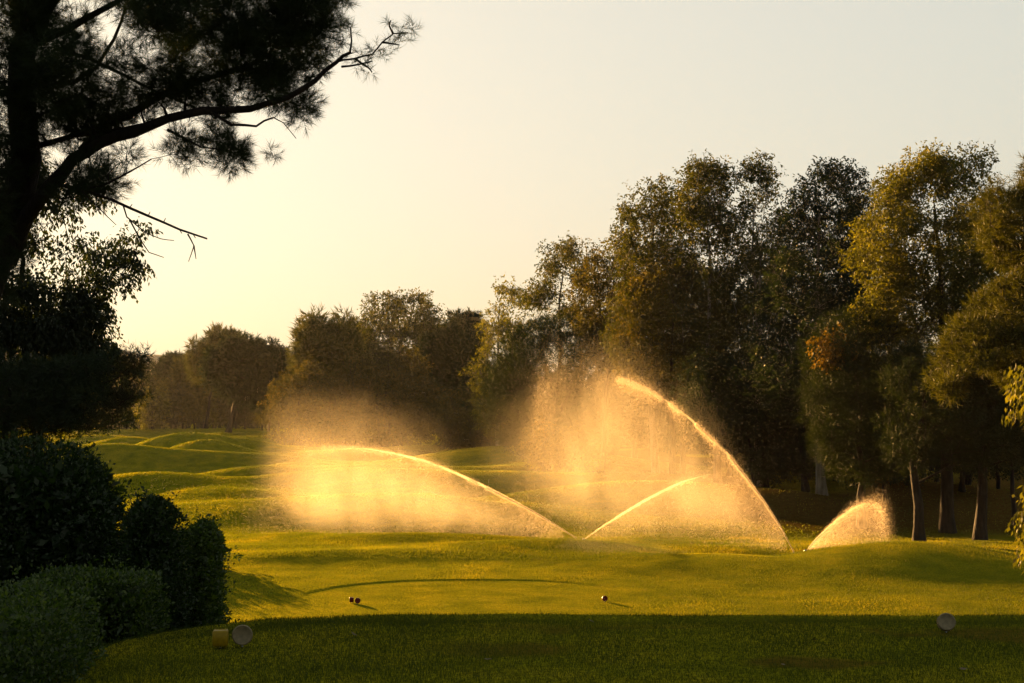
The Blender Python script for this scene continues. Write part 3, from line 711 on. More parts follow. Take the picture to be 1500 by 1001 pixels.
# ---- near pine, limbs drawn one by one
def near_pine():
    D = 18.0
    bx = PX(-60, D); bz = float(height(np.array([bx]), np.array([D]))[0]) - .2
    org = np.array([bx, D, bz])
    root = empty('pine_tree', org, 'near black pine leaning in from the left edge, long limb reaching over the sky', 'tree')
    def Q(px, py, dd=0): return P(px, py, D + dd)
    sk = Skel([org, Q(-30, 700), Q(-5, 480), Q(18, 320), Q(42, 160), Q(66, 0), Q(82, -140), Q(92, -260)], .30, .11)
    px = D / F
    L = []
    A = sk.limb([Q(14, 380), Q(40, 320, -.3), Q(72, 275, -.5), Q(105, 238, -.6), Q(145, 208, -.7), Q(200, 192, -.8), Q(250, 172, -.9), Q(300, 160, -1.0), Q(362, 156, -1.0), Q(420, 142, -1.1), Q(462, 120, -1.1), Q(490, 92, -1.1), Q(512, 78, -1.1)], 13 * px, 2.2 * px)
    sk.limb([Q(50, 215), Q(110, 198, -.4), Q(180, 190, -.7), Q(240, 178, -.9)], 5 * px, 3 * px)
    sk.limb([Q(120, 222, -.6), Q(160, 180, -.4), Q(215, 150, -.2), Q(262, 128, 0), Q(320, 108, .2), Q(362, 100, .2), Q(395, 80, .3), Q(425, 40, .4)], 8 * px, 2 * px)
    sk.limb([Q(85, 72), Q(130, 85, .3), Q(180, 110, .3), Q(230, 135, .1), Q(285, 158, 0), Q(310, 168, 0)], 3.5 * px, 1.5 * px)
    sk.limb([Q(66, 130), Q(110, 118, .5), Q(140, 100, .7), Q(165, 60, .8), Q(185, 10, .9)], 4.5 * px, 2 * px)
    sk.limb([Q(60, 60), Q(140, 20, -.5), Q(230, -30, -.6), Q(330, -70, -.6)], 7 * px, 2 * px)
    sk.limb([Q(300, 160, -1), Q(340, 182, -1.1), Q(375, 184, -1.1), Q(400, 172, -1.1)], 2.8 * px, 1.2 * px)
    sk.limb([Q(400, 172, -1.1), Q(415, 180, -1.1), Q(434, 203, -1.1)], .9 * px, .5 * px)
    sk.limb([Q(245, 190, -.8), Q(275, 205, -.8), Q(295, 216, -.8), Q(330, 220, -.8)], 2.2 * px, 1 * px)
    # the dead branch below
    d1 = sk.limb([Q(40, 300), Q(88, 272, -.6), Q(125, 278, -.8), Q(165, 293, -1), Q(215, 316, -1.1), Q(262, 337, -1.2), Q(303, 350, -1.2)], 3.6 * px, 1.2 * px)
    sk.limb([Q(115, 277, -.8), Q(150, 272, -.9), Q(185, 255, -.9), Q(222, 234, -1)], 2.4 * px, .9 * px)
    for a in [[(180, 300), (186, 318), (200, 330), (215, 342), (235, 350), (255, 352)], [(275, 343), (284, 360), (276, 384)], [(284, 360), (287, 380)],
              [(190, 322), (205, 350), (218, 370), (240, 377)], [(120, 280), (140, 300), (170, 330)], [(160, 270), (158, 255), (172, 240)], [(196, 366), (206, 388), (222, 396)]]:
        sk.limb([Q(x, y, -1.1) for x, y in a], 1.2 * px, .5 * px)
    for t in np.linspace(.1, .95, 12):
        p = d1[int(t * (len(d1) - 1))]; s = 1 if rs.rand() > .5 else -1
        sk.limb([p, p + np.array([.03, 0, .05 * s])], .8 * px, .5 * px)
    # twig at the tip
    for a in [[(490, 92), (502, 88), (520, 86), (545, 80), (560, 62), (576, 50), (598, 48)], [(512, 78), (515, 60), (513, 40)], [(500, 98), (525, 95), (545, 90)], [(576, 50), (570, 38), (572, 30)], [(520, 86), (540, 100), (545, 106)], [(560, 62), (585, 66)]]:
        sk.limb([Q(x, y, -1.1) for x, y in a], 1.7 * px, .8 * px)
    polys = [([(40, -20), (500, -20), (495, 20), (488, 50), (470, 78), (455, 96), (440, 118), (395, 128), (330, 138), (270, 150), (210, 165), (150, 190), (90, 215), (60, 150)], 1.5, .36, 1.0),
             ([(300, 150), (380, 140), (440, 128), (452, 150), (442, 172), (420, 168), (400, 160), (350, 170), (300, 175)], .8, .34, .9),
             ([(215, 205), (260, 195), (320, 195), (360, 205), (352, 225), (330, 240), (290, 228), (240, 236)], .6, .34, .9),
             ([(130, 225), (190, 215), (200, 250), (170, 262), (150, 285), (90, 310), (95, 262)], .7, .40, .9),
             ([(-120, -80), (60, -80), (60, 120), (35, 300), (10, 430), (-120, 430)], 1.8, .30, 1.0),
             ([(60, -200), (480, -170), (510, -20), (60, -20)], 1.8, .30, .8),
             ([(300, 60), (420, 20), (470, 60), (440, 110), (340, 130)], .9, .2, 1.0)]
    cen = []
    for k, (p, dp, gap, fl) in enumerate(polys):
        c = sample_crown(p, D - .6, dp, 15, gap + .05, 900 + k, fl * .62); cen.append(c)
    cen = np.concatenate(cen)
    tip = np.array([Q(x, y, -1.1) for x, y in [(600, 48), (592, 58), (586, 42), (603, 40), (570, 72), (560, 84), (545, 78), (578, 62), (532, 82), (545, 104), (520, 92), (513, 45), (508, 60), (572, 36), (404, 228), (392, 220), (398, 226), (535, 96), (553, 70), (497, 40), (503, 66), (512, 82)]])
    sk.connect(cen, 55, rmin=.004, up=.6, cap=.025)
    link('trunk', sk.mesh('trunk', M['bark_dark'], org, sides=8), root)
    m1 = needles_mesh('crown', np.concatenate([cen]), .15, 19, 28, .125, .0042, M['pine_near'], org, 56, upb=.3, spread=.8, squash=.8)
    link('crown', m1, root)
    m2 = needles_mesh('twig_needles', tip, .05, 5, 22, .11, .004, M['pine_near'], org, 57, upb=.25, spread=.75)
    link('twig_needles', m2, root)
near_pine()

# ---------------------------------------------------------------- hedges
def hedge(label, x0, x1, y0, y1, zt, zb, n, mat, round_=.3, seed=1, leaf=.036, bump=.10, taper=0.0, rot=0, sprigs=170):
    r = np.random.RandomState(seed)
    cx, cy = (x0 + x1) / 2, (y0 + y1) / 2; hx, hy, hz = (x1 - x0) / 2, (y1 - y0) / 2, (zt - zb) / 2
    org = np.array([cx, cy, zb])
    root = empty('hedge', org, label, 'hedge', 'clipped hedges on the left of the tee')
    d = rand_dirs(r, n)
    q = d / np.max(np.abs(d) / np.array([1, 1, 1.]), axis=1)[:, None]         # onto the cube
    sph = d * 1.0
    s = q * (1 - round_) + sph * round_ * 1.15
    s = s * np.array([hx, hy, hz])
    nz = fbm((s + np.array([cx, cy, 0])) * 2.2 + seed, 3)[:, None] - .5
    nrm = s / np.array([hx, hy, hz]) ** 2; nrm /= np.linalg.norm(nrm, axis=1)[:, None]
    depth = r.rand(n, 1) ** 1.8
    s = s + nrm * (nz * bump * 2.4) - nrm * depth * .28
    pos = s + np.array([0, 0, hz])
    pos[:, 0] *= 1 - taper * (pos[:, 2] / (2 * hz))
    ni = n // 2
    inner = (r.rand(ni, 3) * 2 - 1) * np.array([hx - .12, hy - .12, hz - .12]) * .95
    ins_ok = np.linalg.norm(inner / np.array([hx, hy, hz]), axis=1) < 1.25
    inner = inner[ins_ok] + np.array([0, 0, hz])
    # sprigs standing proud of the clipped face
    k = r.choice(n, sprigs * 14)
    base = pos[k[:sprigs]]; bn = nrm[k[:sprigs]] + np.array([0, 0, .8]); bn /= np.linalg.norm(bn, axis=1)[:, None]
    sp = np.repeat(base, 14, 0) + np.repeat(bn, 14, 0) * (r.rand(sprigs * 14, 1) * np.repeat(.06 + .16 * r.rand(sprigs, 1), 14, 0)) + r.randn(sprigs * 14, 3) * .016
    pos = np.concatenate([pos, sp]); nr = np.concatenate([nrm, np.repeat(bn, 14, 0)])
    pos = np.concatenate([pos, inner]); nr = np.concatenate([nr, rand_dirs(r, len(inner))])
    m = len(pos)
    dd = nr * .6 + rand_dirs(r, m) * .9 + np.array([0, 0, .3]); dd /= np.linalg.norm(dd, axis=1)[:, None]
    side = np.cross(dd, rand_dirs(r, m)); side /= np.linalg.norm(side, axis=1)[:, None]
    l = leaf * (.6 + .8 * r.rand(m, 1)); l *= .7 + .7 * r.rand(m, 1); l[-len(inner):] *= 2.6; w = l * .5
    V = np.stack([pos, pos + dd * l * .5 + side * w * .5, pos + dd * l, pos + dd * l * .5 - side * w * .5], 1)
    tint = np.clip(r.rand(m) * .8 + .2 * (fbm(pos * 5, 2)), 0, 1)
    link('foliage', raw_mesh('foliage', V.reshape(-1, 3), np.arange(m * 4), 4, M[mat], tint=tint), root)
    # woody stems inside
    sk = Skel([np.array([0, 0, -.4]), np.array([0, 0, hz]), np.array([.05, 0, hz * 1.6])], .05, .01)
    t = np.stack([(r.rand(60) * 2 - 1) * hx * .8, (r.rand(60) * 2 - 1) * hy * .8, (.3 + .65 * r.rand(60)) * 2 * hz], -1)
    sk.connect(t, seed, rmin=.004)
    link('stem', sk.mesh('stem', M['bark_dark'], (0, 0, 0), 5), root)
    if rot: root.rotation_euler.z = math.radians(rot)
    return root
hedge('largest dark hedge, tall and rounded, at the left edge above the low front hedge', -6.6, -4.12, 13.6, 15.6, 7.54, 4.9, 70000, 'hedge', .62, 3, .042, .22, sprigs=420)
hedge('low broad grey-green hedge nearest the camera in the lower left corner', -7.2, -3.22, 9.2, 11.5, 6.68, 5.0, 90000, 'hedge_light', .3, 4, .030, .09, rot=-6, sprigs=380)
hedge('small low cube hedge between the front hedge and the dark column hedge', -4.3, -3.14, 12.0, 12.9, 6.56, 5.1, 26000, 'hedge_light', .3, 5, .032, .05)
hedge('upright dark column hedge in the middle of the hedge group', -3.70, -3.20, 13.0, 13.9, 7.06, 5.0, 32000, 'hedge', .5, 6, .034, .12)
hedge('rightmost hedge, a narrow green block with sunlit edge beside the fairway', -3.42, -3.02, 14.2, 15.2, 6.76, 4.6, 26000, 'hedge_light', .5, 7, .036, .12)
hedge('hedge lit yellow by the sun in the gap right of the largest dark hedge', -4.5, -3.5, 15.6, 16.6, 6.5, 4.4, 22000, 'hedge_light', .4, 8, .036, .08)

# ---------------------------------------------------------------- tee markers
def lathe(name, prof, mat, parent, sides=28, axis='z', origin=(0, 0, 0), rot=None):
    V, Fc = [], []
    n = len(prof)
    for (r_, z_) in prof:
        for k in range(sides):
            t = 2 * PI * k / sides; V.append((r_ * math.cos(t), r_ * math.sin(t), z_))
    V = np.array(V)
    if rot is not None:
        from mathutils import Euler
        m = np.array(Euler([math.radians(a) for a in rot]).to_matrix()); V = V @ m.T
    V = V + np.array(origin)
    I = np.arange(n * sides).reshape(n, sides); J = np.roll(I, -1, 1)
    q = np.stack([I[:-1], J[:-1], J[1:], I[1:]], -1).reshape(-1, 4)
    return link(name, raw_mesh(name, V, q, 4, mat, smooth=False), parent)
M['white_paint'] = plain_mat('weathered_white_paint', (.075, .06, .032), (.13, .10, .055), .55, 30)
M['yellow_paint'] = plain_mat('yellow_paint', (.12, .078, .001), (.17, .11, .002), .5, 30)
M['red_paint'] = plain_mat('dark_red_paint', (.05, .004, .004), (.08, .006, .005), .4, 30)
M['steel'] = plain_mat('dull_spike', (.12, .12, .12), (.2, .2, .2), .4, 30, 1)
def disc_profile(r, t):
    b = r * .08
    return [(0, -t / 2), (r - b, -t / 2), (r, -t / 2 + b), (r, t / 2 - b), (r - b, t / 2), (r * .86, t / 2), (r * .84, t / 2 - .002), (0, t / 2 - .002)]
def marker(label, px, py, D, r, t, mat, rot):
    p = P(px, py, D); gz = float(height(np.array([p[0]]), np.array([p[1]]))[0])
    root = empty('tee_marker', (p[0], p[1], gz), label, 'tee marker')
    zc = max(p[2] - gz, r + .012)
    lathe('marker_head', disc_profile(r, t), M[mat], root, origin=(0, 0, zc), rot=rot)
    lathe('spike', [(.0, -.06), (.006, -.03), (.008, zc - r * .9), (0, zc - r * .8)], M['steel'], root, sides=8)
    return root
def onplat(py): return (CAMZ - 6.1) * F / (py - HY)
marker('white round tee marker standing beside the yellow block on the left of the near tee', 355, 933, onplat(948), .082, .05, 'white_paint', (82, 0, 9))
marker('yellow block tee marker beside the round white one on the left of the near tee', 323, 938, onplat(951), .0, .05, 'yellow_paint', (90, 0, 0)) if False else None
marker('tilted white round tee marker alone on the right of the near tee', 1386, 914, onplat(928), .076, .05, 'white_paint', (68, 20, -14))
marker('red round tee marker alone on the right of the forward tee', 886, 880, 36.2, .072, .06, 'red_paint', (85, 0, 10))
marker('red round tee marker on the left of the forward tee, beside the red block', 524, 884, 35.8, .072, .06, 'red_paint', (88, 0, -5))
def block_marker(label, px, D, w, h, mat):
    x = PX(px, D); gz = float(height(np.array([x]), np.array([D]))[0])
    root = empty('tee_marker', (x, D, gz), label, 'tee marker')
    b = w * .08; hw = w / 2
    prof = []
    V, Fc = [], []
    rings = [(hw - b, .02), (hw, .02 + b), (hw, .02 + h - b), (hw - b, .02 + h), (hw * .8, .02 + h), (hw * .75, .02 + h - .004), (0.0001, .02 + h - .004)]
    rings = [(0.0001, .02)] + rings
    for (r_, z_) in rings:
        c = min(b, r_ * .5)
        for sx, sy in ((1, 1), (-1, 1), (-1, -1), (1, -1)):
            a = [(sx * r_, sy * (r_ - c)), (sx * (r_ - c), sy * r_)]
            if sx * sy < 0: a = a[::-1]
            for q in a: V.append((q[0], q[1], z_))
    n = len(rings); I = np.arange(n * 8).reshape(n, 8); J = np.roll(I, -1, 1)
    q = np.stack([I[:-1], J[:-1], J[1:], I[1:]], -1).reshape(-1, 4)
    o = link('marker_head', raw_mesh('marker_head', np.array(V), q, 4, M[mat]), root)
    lathe('spike', [(.0, -.06), (.006, -.03), (.008, .02), (0, .024)], M['steel'], root, sides=8)
    root.rotation_euler.z = .12
    return root
block_marker('yellow block tee marker beside the round white one on the left of the near tee', 323, onplat(950), .118, .125, 'yellow_paint')
block_marker('red block tee marker on the left of the forward tee, beside a round one', 515, 36.0, .11, .12, 'red_paint')

# ---------------------------------------------------------------- grass blades
def blades(label, rects, h0, h1, w, seed, clump=0, dark=0):
    r = np.random.RandomState(seed); Ps, H, W = [], [], []
    for x0, x1, y0, y1, n, cond, k, *kw in rects:
        u = r.rand(n, 2) * np.array([x1 - x0, y1 - y0]) + np.array([x0, y0])
        # keep to the visible wedge
        m = np.abs(u[:, 0]) < (u[:, 1] * .385 + .5); u = u[m]
        if cond is not None: u = u[cond(u[:, 0], u[:, 1])]
        Ps.append(u); H.append(np.full(len(u), k)); W.append(np.full(len(u), kw[0] if kw else k))
    u = np.concatenate(Ps); k = np.concatenate(H); kw = np.concatenate(W)
    z = height(u[:, 0], u[:, 1]); n = len(u)
    lt = litter(u[:, 0], u[:, 1]); keep = r.rand(n) > lt * .8
    u, z, k, kw = u[keep], z[keep], k[keep], kw[keep]; n = len(u)
    big = fbm(np.stack([u[:, 0] * 1.3, u[:, 1] * .9, np.zeros(n)], -1), 3)
    h = (h0 + (h1 - h0) * r.rand(n)) * k * (.6 + .8 * big); a = r.rand(n) * 2 * PI; lean = r.rand(n) * .7; la = r.rand(n) * 2 * PI
    ww = w * kw * (.7 + .6 * r.rand(n))
    B = np.stack([u[:, 0], u[:, 1], z - .004], -1); sd = np.stack([np.cos(a), np.sin(a), np.zeros(n)], -1) * ww[:, None] * .5
    tp = B + np.stack([np.cos(la) * lean * h, np.sin(la) * lean * h, h], -1)
    V = np.stack([B - sd, B + sd, tp], 1)
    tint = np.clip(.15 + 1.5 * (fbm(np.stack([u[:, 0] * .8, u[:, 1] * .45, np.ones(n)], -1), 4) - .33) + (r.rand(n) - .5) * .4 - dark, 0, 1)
    me = raw_mesh('grass', V.reshape(-1, 3), np.arange(n * 3), 3, M['blade'], tint=tint)
    return tag(link('grass', me), label, 'grass', kind='stuff')
blades('short shaded turf of the near tee in front', [(-4.5, 6.5, 8.6, 14.2, 330000, None, 1.0)], .014, .034, .0045, 21, dark=.42)  # same grass, blade tint lowered to deepen the tee's shade in the colour
def front_tee(x, y):
    dx = np.abs(x + 1.1) - .6; dy = np.abs(y - 34.2) - 2.6
    return np.sqrt(np.maximum(dx, 0) ** 2 + np.maximum(dy, 0) ** 2) + np.minimum(np.maximum(dx, dy), 0) - 3.9
blades('sunlit turf of the forward tee and the rougher grass sloping behind it',
       [(-8, 8, 26, 42, 90000, lambda x, y: front_tee(x, y) < 0, .8), (-17, 17, 24, 46, 260000, lambda x, y: front_tee(x, y) > 0, 1.15),
        (-20, 22, 46, 66, 260000, None, 1.8), (-46, 42, 66, 135, 300000, None, 1.7, 6.0), (-100, 10, 135, 290, 200000, None, 2.2, 12.0)], .018, .04, .010, 22)

# fallen leaves on the tee
_lf = None
for i in range(7):
    px, py = 450 + 1000 * rs.rand(), 905 + 80 * rs.rand() ** 1.5
    D = 1.9 * F / (py - HY); x = PX(px, D); z = float(height(np.array([x]), np.array([D]))[0]) + .018
    if _lf is None:
        V = [(0, -.03, 0), (.012, -.012, .004), (.016, .008, .002), (0, .034, .008), (-.016, .008, .002), (-.012, -.012, .004), (0, 0, -.003)]
        Fc = [0, 1, 6, 1, 2, 6, 2, 3, 6, 3, 4, 6, 4, 5, 6, 5, 0, 6]
        _lf = raw_mesh('fallen_leaf', np.array(V), Fc, 3, plain_mat('dry_leaf', (.05, .035, .016), (.10, .075, .04), .7, 60))
    o = link('fallen_leaf', _lf, origin=(x, D, z)); o.rotation_euler = (rs.randn() * .3, rs.randn() * .3, rs.rand() * 6)
    k = .6 + .8 * rs.rand(); o.scale = (k, k, k)
    tag(o, 'small dry fallen leaf lying on the shaded turf of the near tee', 'leaf', 'fallen leaves on the near tee')

# ---------------------------------------------------------------- water
def water_mat():
    m, nt, out = new_mat('backlit_water_drops'); L = nt.links
    t = N(nt, 'ShaderNodeBsdfTranslucent'); t.inputs[0].default_value = (.80, .66, .46, 1)  # golden tone of the backlight put into the drop colour
    d = N(nt, 'ShaderNodeBsdfDiffuse'); d.inputs[0].default_value = (.5, .5, .48, 1)
    a = N(nt, 'ShaderNodeMixShader'); a.inputs[0].default_value = .8
    L.new(d.outputs[0], a.inputs[1]); L.new(t.outputs[0], a.inputs[2])
    tr = N(nt, 'ShaderNodeBsdfTransparent'); b = N(nt, 'ShaderNodeMixShader'); b.inputs[0].default_value = .30
    L.new(tr.outputs[0], b.inputs[1]); L.new(a.outputs[0], b.inputs[2]); L.new(b.outputs[0], out.inputs[0])
    return m
M['water'] = water_mat()
def mist_mat(name, dens, g, lo, hi, scale, col=(1, .90, .68)):  # col: white mist tinted with the warm sunlight it should catch
    m, nt, out = new_mat(name); L = nt.links
    tc = N(nt, 'ShaderNodeTexCoord'); mp = N(nt, 'ShaderNodeMapping'); mp.inputs['Scale'].default_value = (1.1, 1, .62)
    L.new(tc.outputs['Object'], mp.inputs[0])
    n = N(nt, 'ShaderNodeTexNoise'); n.inputs['Scale'].default_value = scale; n.inputs['Detail'].default_value = 3; n.inputs['Roughness'].default_value = .6; n.inputs['Distortion'].default_value = .6
    L.new(mp.outputs[0], n.inputs[0])
    mr = N(nt, 'ShaderNodeMapRange'); mr.inputs[1].default_value = lo; mr.inputs[2].default_value = hi; mr.inputs[3].default_value = 0; mr.inputs[4].default_value = dens
    L.new(n.outputs[0], mr.inputs[0])
    v = N(nt, 'ShaderNodeVolumePrincipled'); v.inputs['Color'].default_value = (*col, 1); v.inputs['Anisotropy'].default_value = g
    L.new(mr.outputs[0], v.inputs['Density']); L.new(v.outputs[0], out.inputs['Volume'])
    return m

def puff(name, poly, D, thick, mat, parent, org, step=6, tilt=0.0):
    """closed cloud body: the outline's inside points pushed out to a rounded half-thickness on both sides"""
    P0 = np.array(poly, float); lo, hi = P0.min(0) - step, P0.max(0) + step
    xs = np.arange(lo[0], hi[0] + step, step); ys = np.arange(lo[1], hi[1] + step, step)
    XX, YY = np.meshgrid(xs, ys); pts = np.stack([XX.ravel(), YY.ravel()], -1)
    ins = poly_contains(poly, pts); d = poly_dist(poly, pts) * ins
    dm = np.percentile(d[ins], 92)
    h = sstep(0, 1, np.clip(d / dm, 0, 1)) * thick
    nyy, nxx = XX.shape; d2 = d.reshape(nyy, nxx)
    used = (d2[:-1, :-1] > 0) | (d2[1:, :-1] > 0) | (d2[:-1, 1:] > 0) | (d2[1:, 1:] > 0)
    Dp = D + tilt * (pts[:, 0] - P0[:, 0].mean()) / F * D
    X = (pts[:, 0] - 750) / F * D; Z = CAMZ - (pts[:, 1] - HY) / F * D
    n = len(pts); zero = d <= 0
    Vf = np.stack([X, Dp - h, Z], -1); Vb = np.stack([X, Dp + h, Z], -1)
    bid = np.where(zero, np.arange(n), np.arange(n) + n)
    V = np.concatenate([Vf, Vb]) - org
    I = np.arange(n).reshape(nyy, nxx); B = bid.reshape(nyy, nxx)
    def qd(G): return np.stack([G[:-1, :-1], G[1:, :-1], G[1:, 1:], G[:-1, 1:]], -1)[used]
    q = np.concatenate([qd(I), qd(B)[:, ::-1]])
    us = np.unique(q); re = np.full(2 * n, -1); re[us] = np.arange(len(us))
    return link(name, raw_mesh(name, V[us], re[q], 4, mat, smooth=True), parent)

def spray(label, base, traj, D0, D1, ndrop, wind, spread, end, mist_polys, mistm, jet_w=1.0, thick=1.6, seed=1, fan=.62, rope=.95):
    r = np.random.RandomState(seed)
    bx = PX(base[0], D0); gz = float(height(np.array([bx]), np.array([D0]))[0])
    bz = PZ(base[1], D0); org = np.array([bx, D0, gz])
    root = empty('sprinkler', org, label, 'sprinkler', 'golf course sprinklers throwing water')
    top = max(.05, min(bz - gz, .12))
    lathe('sprinkler_head', [(0, -.1), (.06, -.1), (.06, max(top, .06) * .7), (.045, max(top, .06) * .75), (.045, max(top, .06)), (0, max(top, .06))], M['steel'], root, sides=12)
    t = np.array([p for p in traj], float); seg = np.r_[0, np.cumsum(np.linalg.norm(np.diff(t, axis=0), axis=1))]; seg /= seg[-1]
    def jet(s):
        # smooth interpolation through the points
        x = np.interp(s, seg, t[:, 0]); y = np.interp(s, seg, t[:, 1])
        Dd = D0 + (D1 - D0) * s
        return np.stack([(x - 750) / F * Dd, Dd, CAMZ - (y - HY) / F * Dd], -1)
    pm = D0 / F
    # jet: a ragged rope of water breaking up along its way
    s = np.linspace(0, min(.8, rope * .9), 90); c = jet(s)
    rad = (.03 + .16 * s) * jet_w * np.clip((s[-1] - s) / .5, 0, 1) ** .7 + .002
    sk = Skel.__new__(Skel); sk.paths = [(c, rad)]
    link('water_jet', sk.mesh('water_jet', M['jet'], org, 10), root)
    def drops(name, pos, size, stretch=None):
        n = len(pos)
        d = rand_dirs(r, n); e = np.cross(d, rand_dirs(r, n)); e /= np.linalg.norm(e, axis=1)[:, None]; f = np.cross(d, e)
        sz = size[:, None]
        V = np.stack([pos + d * sz, pos - d * sz * .33 + e * sz * .9, pos - d * sz * .33 - e * sz * .45 + f * sz * .8, pos - d * sz * .33 - e * sz * .45 - f * sz * .8], 1)
        b = np.arange(n)[:, None] * 4
        q = np.concatenate([b + np.array([0, 1, 2]), b + np.array([0, 2, 3]), b + np.array([0, 3, 1]), b + np.array([1, 3, 2])], 1).reshape(-1, 3)
        return link(name, raw_mesh(name, V.reshape(-1, 3) - org, q, 3, M['water']), root)
    # rope of droplets hugging the jet
    n1 = int(ndrop * .14)
    s = r.rand(n1) ** 1.25 * rope
    s = s[(fbm(np.stack([s * 38, np.full_like(s, seed), np.zeros_like(s)], -1), 2) > .40) | (s < .35)]; n1 = len(s)
    w = (.006 + .42 * s ** 1.9) * jet_w * np.where(r.rand(n1) < .6, .5, 1.5)
    off = r.randn(n1, 3) * w[:, None] * .55
    off[:, 2] -= np.abs(r.randn(n1)) * w * .6
    pj = jet(s) + off
    # curtain falling out of the jet
    n2 = ndrop - n1
    s = .05 + .95 * r.rand(n2) ** fan
    s = np.clip(s, 0, 1)
    p = jet(s)
    fall = r.rand(n2) ** 1.3
    g2 = height(p[:, 0], p[:, 1])
    fz = (p[:, 2] - g2 - .05)
    over = end[0] * (s ** 3) * (.2 + r.rand(n2))
    sgn = np.sign(t[-1, 0] - t[0, 0])
    lat = fall ** .6 * over * pm
    pos = p.copy()
    pos[:, 2] -= fall * fz
    pos[:, 0] += sgn * lat + wind[0] * fall * r.rand(n2)
    pos[:, 1] += r.randn(n2) * (spread * (.15 + s * (.5 + .5 * fall)))
    pos[:, 2] += r.randn(n2) * (.12 + .5 * s ** 2) * s * spread
    # break the curtain into veils
    nz = fbm(np.stack([pos[:, 0] * .9, pos[:, 1] * .5, pos[:, 2] * .16], -1), 3)
    keep = (nz + .25 * r.rand(n2) > .47) & (r.rand(n2) > .8 * fall ** 4)
    pos = pos[keep]
    gz2 = height(pos[:, 0], pos[:, 1]); pos = pos[pos[:, 2] > gz2 + .02]
    allp = np.concatenate([pj, pos])
    size = np.concatenate([np.full(len(pj), .010) * (.6 + .9 * r.rand(len(pj))), .0062 * (.6 + 1.8 * r.rand(len(pos)) ** 4)])
    drops('droplets', allp, size)
    for k, (poly, Dm, th, mt) in enumerate(mist_polys):
        puff('mist', poly, Dm, th, M[mt], root, org)
    return root
M['jet'] = mist_mat('jet_spray', 2.0, .7, .2, .5, 2.0)
M['mist'] = mist_mat('sunlit_mist', .06, .55, .36, .66, .35)
M['mist_core'] = mist_mat('dense_sunlit_mist', .070, .55, .20, .80, .6)
M['mist_thin'] = mist_mat('thin_drifting_mist', .016, .5, .34, .72, .30)

spray('sprinkler throwing the long low jet to the left, base left of centre', (848, 791),
      [(848, 791), (815, 770), (780, 749), (740, 728), (700, 708), (660, 690), (620, 675), (580, 665), (540, 658), (500, 655), (465, 658), (430, 668)], 60, 66, 270000, (0, 0), 1.2, (95, 0),
      [([(835, 786), (780, 748), (700, 702), (620, 670), (540, 650), (490, 648), (450, 660), (425, 690), (410, 740), (415, 785), (500, 797), (640, 798), (760, 796)], 63, 1.2, 'mist_core'),
       ([(730, 690), (680, 620), (600, 570), (500, 545), (420, 550), (360, 590), (335, 660), (340, 740), (390, 795), (600, 800), (720, 780)], 67, 2.6, 'mist_thin')], None, seed=11)
spray('sprinkler throwing a faint jet to the right behind the tall spray', (855, 791),
      [(855, 791), (880, 773), (910, 754), (940, 736), (970, 720), (1000, 706), (1030, 697), (1060, 693), (1085, 694)], 61, 66, 45000, (0, 0), .9, (25, 0),
      [([(862, 786), (910, 750), (970, 716), (1030, 694), (1080, 696), (1110, 730), (1100, 780), (1000, 796), (900, 797)], 64, .8, 'mist'),
       ([(800, 800), (850, 770), (930, 780), (1010, 800), (1060, 825), (980, 850), (880, 850), (810, 830)], 50, 1.6, 'mist_thin')], None, seed=12)
spray('sprinkler throwing the tallest arching jet to the left from the right-hand mound', (1163, 809),
      [(1163, 809), (1142, 770), (1120, 736), (1095, 702), (1068, 668), (1040, 640), (1010, 613), (980, 590), (950, 571), (920, 558), (890, 552), (860, 553), (825, 560), (790, 575)], 55, 62, 330000, (.0, 0), 1.3, (55, 0),
      [([(1150, 790), (1110, 725), (1060, 660), (1000, 603), (950, 566), (890, 545), (830, 560), (790, 610), (770, 690), (790, 770), (860, 795), (1000, 800), (1080, 800), (1130, 802)], 59, 1.4, 'mist_core'),
       ([(1140, 760), (1110, 690), (1075, 610), (1030, 550), (970, 500), (890, 470), (810, 480), (740, 530), (690, 610), (680, 700), (740, 780), (860, 800), (1000, 790)], 62, 2.6, 'mist_thin')], None, seed=13, jet_w=1.1, rope=.76)
spray('sprinkler throwing the small short spray to the right behind the mound', (1180, 809),
      [(1180, 809), (1195, 791), (1212, 775), (1230, 759), (1248, 746), (1262, 739), (1276, 737), (1288, 741), (1296, 752)], 56, 58, 80000, (0, 0), .7, (10, 0),
      [([(1188, 803), (1215, 772), (1250, 742), (1275, 734), (1284, 750), (1280, 800), (1240, 806)], 57, .6, 'mist')], None, seed=14, jet_w=.9, fan=.8)

# ---------------------------------------------------------------- haze
def haze(density):
    x0, x1, y0, y1, z0, z1 = -420, 420, -30, 900, -3, 60
    V = [(x, y, z) for z in (z0, z1) for y in (y0, y1) for x in (x0, x1)]
    q = [0, 2, 3, 1, 4, 5, 7, 6, 0, 1, 5, 4, 2, 6, 7, 3, 0, 4, 6, 2, 1, 3, 7, 5]
    m, nt, out = new_mat('warm_air')
    v = N(nt, 'ShaderNodeVolumePrincipled'); v.inputs['Color'].default_value = (1, .97, .92, 1); v.inputs['Anisotropy'].default_value = .35
    v.inputs['Density'].default_value = density
    nt.links.new(v.outputs[0], out.inputs['Volume'])
    tag(link('haze', raw_mesh('haze', np.array(V, float), q, 4, m)), kind='stuff')
HAZE = .00003
if HAZE: haze(HAZE)

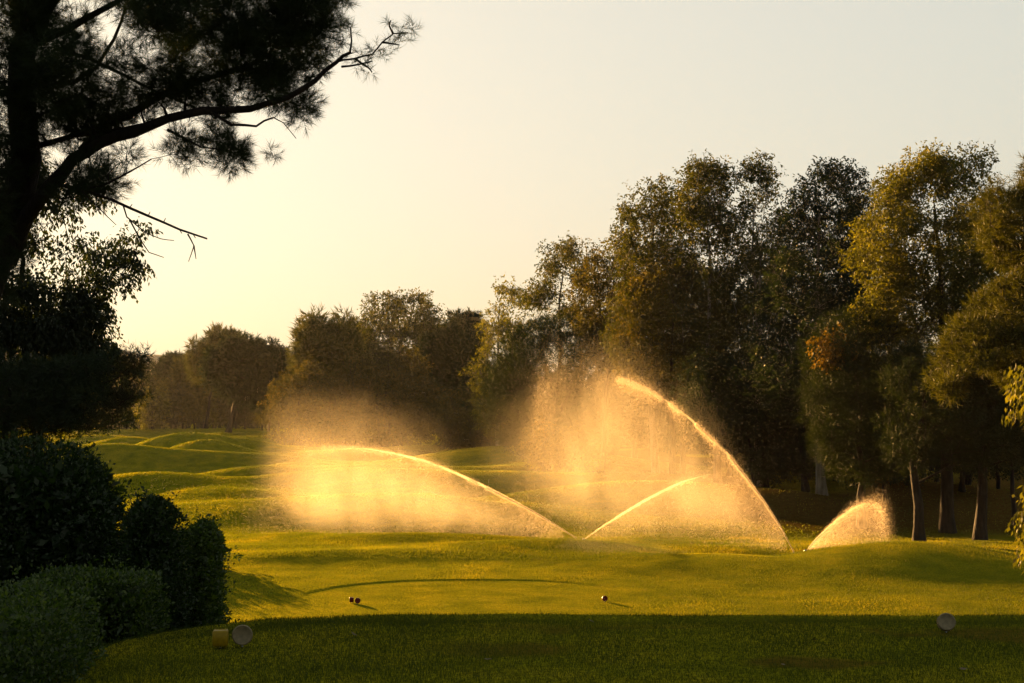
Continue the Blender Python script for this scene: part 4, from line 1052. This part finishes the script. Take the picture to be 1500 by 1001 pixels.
# ---------------------------------------------------------------- light, sky, camera
w = bpy.data.worlds.new('World'); SC.world = w; w.use_nodes = True
nt = w.node_tree; bg = nt.nodes['Background']
sk = nt.nodes.new('ShaderNodeTexSky'); sk.sky_type = 'NISHITA'; sk.sun_disc = False
sk.sun_elevation = SUN_EL; sk.sun_rotation = SUN_AZ
sk.air_density = 1.5; sk.dust_density = 5.0; sk.ozone_density = 3.0
gm = nt.nodes.new('ShaderNodeGamma'); gm.inputs[1].default_value = .23
mu = nt.nodes.new('ShaderNodeMix'); mu.data_type = 'RGBA'; mu.blend_type = 'MULTIPLY'; mu.inputs['Factor'].default_value = 1
mu.inputs['B'].default_value = (1.48, 1.43, 1.27, 1)
nt.links.new(sk.outputs[0], gm.inputs[0]); nt.links.new(gm.outputs[0], mu.inputs['A']); nt.links.new(mu.outputs['Result'], bg.inputs[0])
bg.inputs[1].default_value = .054

sl = bpy.data.lights.new('sun', 'SUN'); sl.energy = 5.0; sl.angle = math.radians(.5); sl.color = (1, .54, .17)
so = bpy.data.objects.new('sun', sl); COL.objects.link(so)
so.rotation_euler = Vector([float(v) for v in SUNDIR]).to_track_quat('Z', 'Y').to_euler()
so.location = (-30, 60, 30)

cam = bpy.data.cameras.new('camera'); co = bpy.data.objects.new('camera', cam); COL.objects.link(co)
co.location = (0, 0, CAMZ); co.rotation_euler = (PI / 2, 0, 0)
cam.sensor_width = 36; cam.lens = F / 1500 * 36; cam.shift_y = (HY - 500.5) / 1500
cam.clip_start = .1; cam.clip_end = 9000
SC.camera = co

SC.view_settings.view_transform = 'Standard'; SC.view_settings.look = 'None'
SC.view_settings.exposure = 3.0; SC.view_settings.gamma = 1
SC.render.engine = 'CYCLES'
cy = SC.cycles
cy.max_bounces = 6; cy.diffuse_bounces = 3; cy.glossy_bounces = 2; cy.transmission_bounces = 4; cy.transparent_max_bounces = 24; cy.volume_bounces = 0
cy.volume_step_rate = 1.0; cy.volume_max_steps = 128
cy.sample_clamp_indirect = 6
cy.use_denoising = True
try: cy.denoiser = 'OPENIMAGEDENOISE'
except Exception: pass
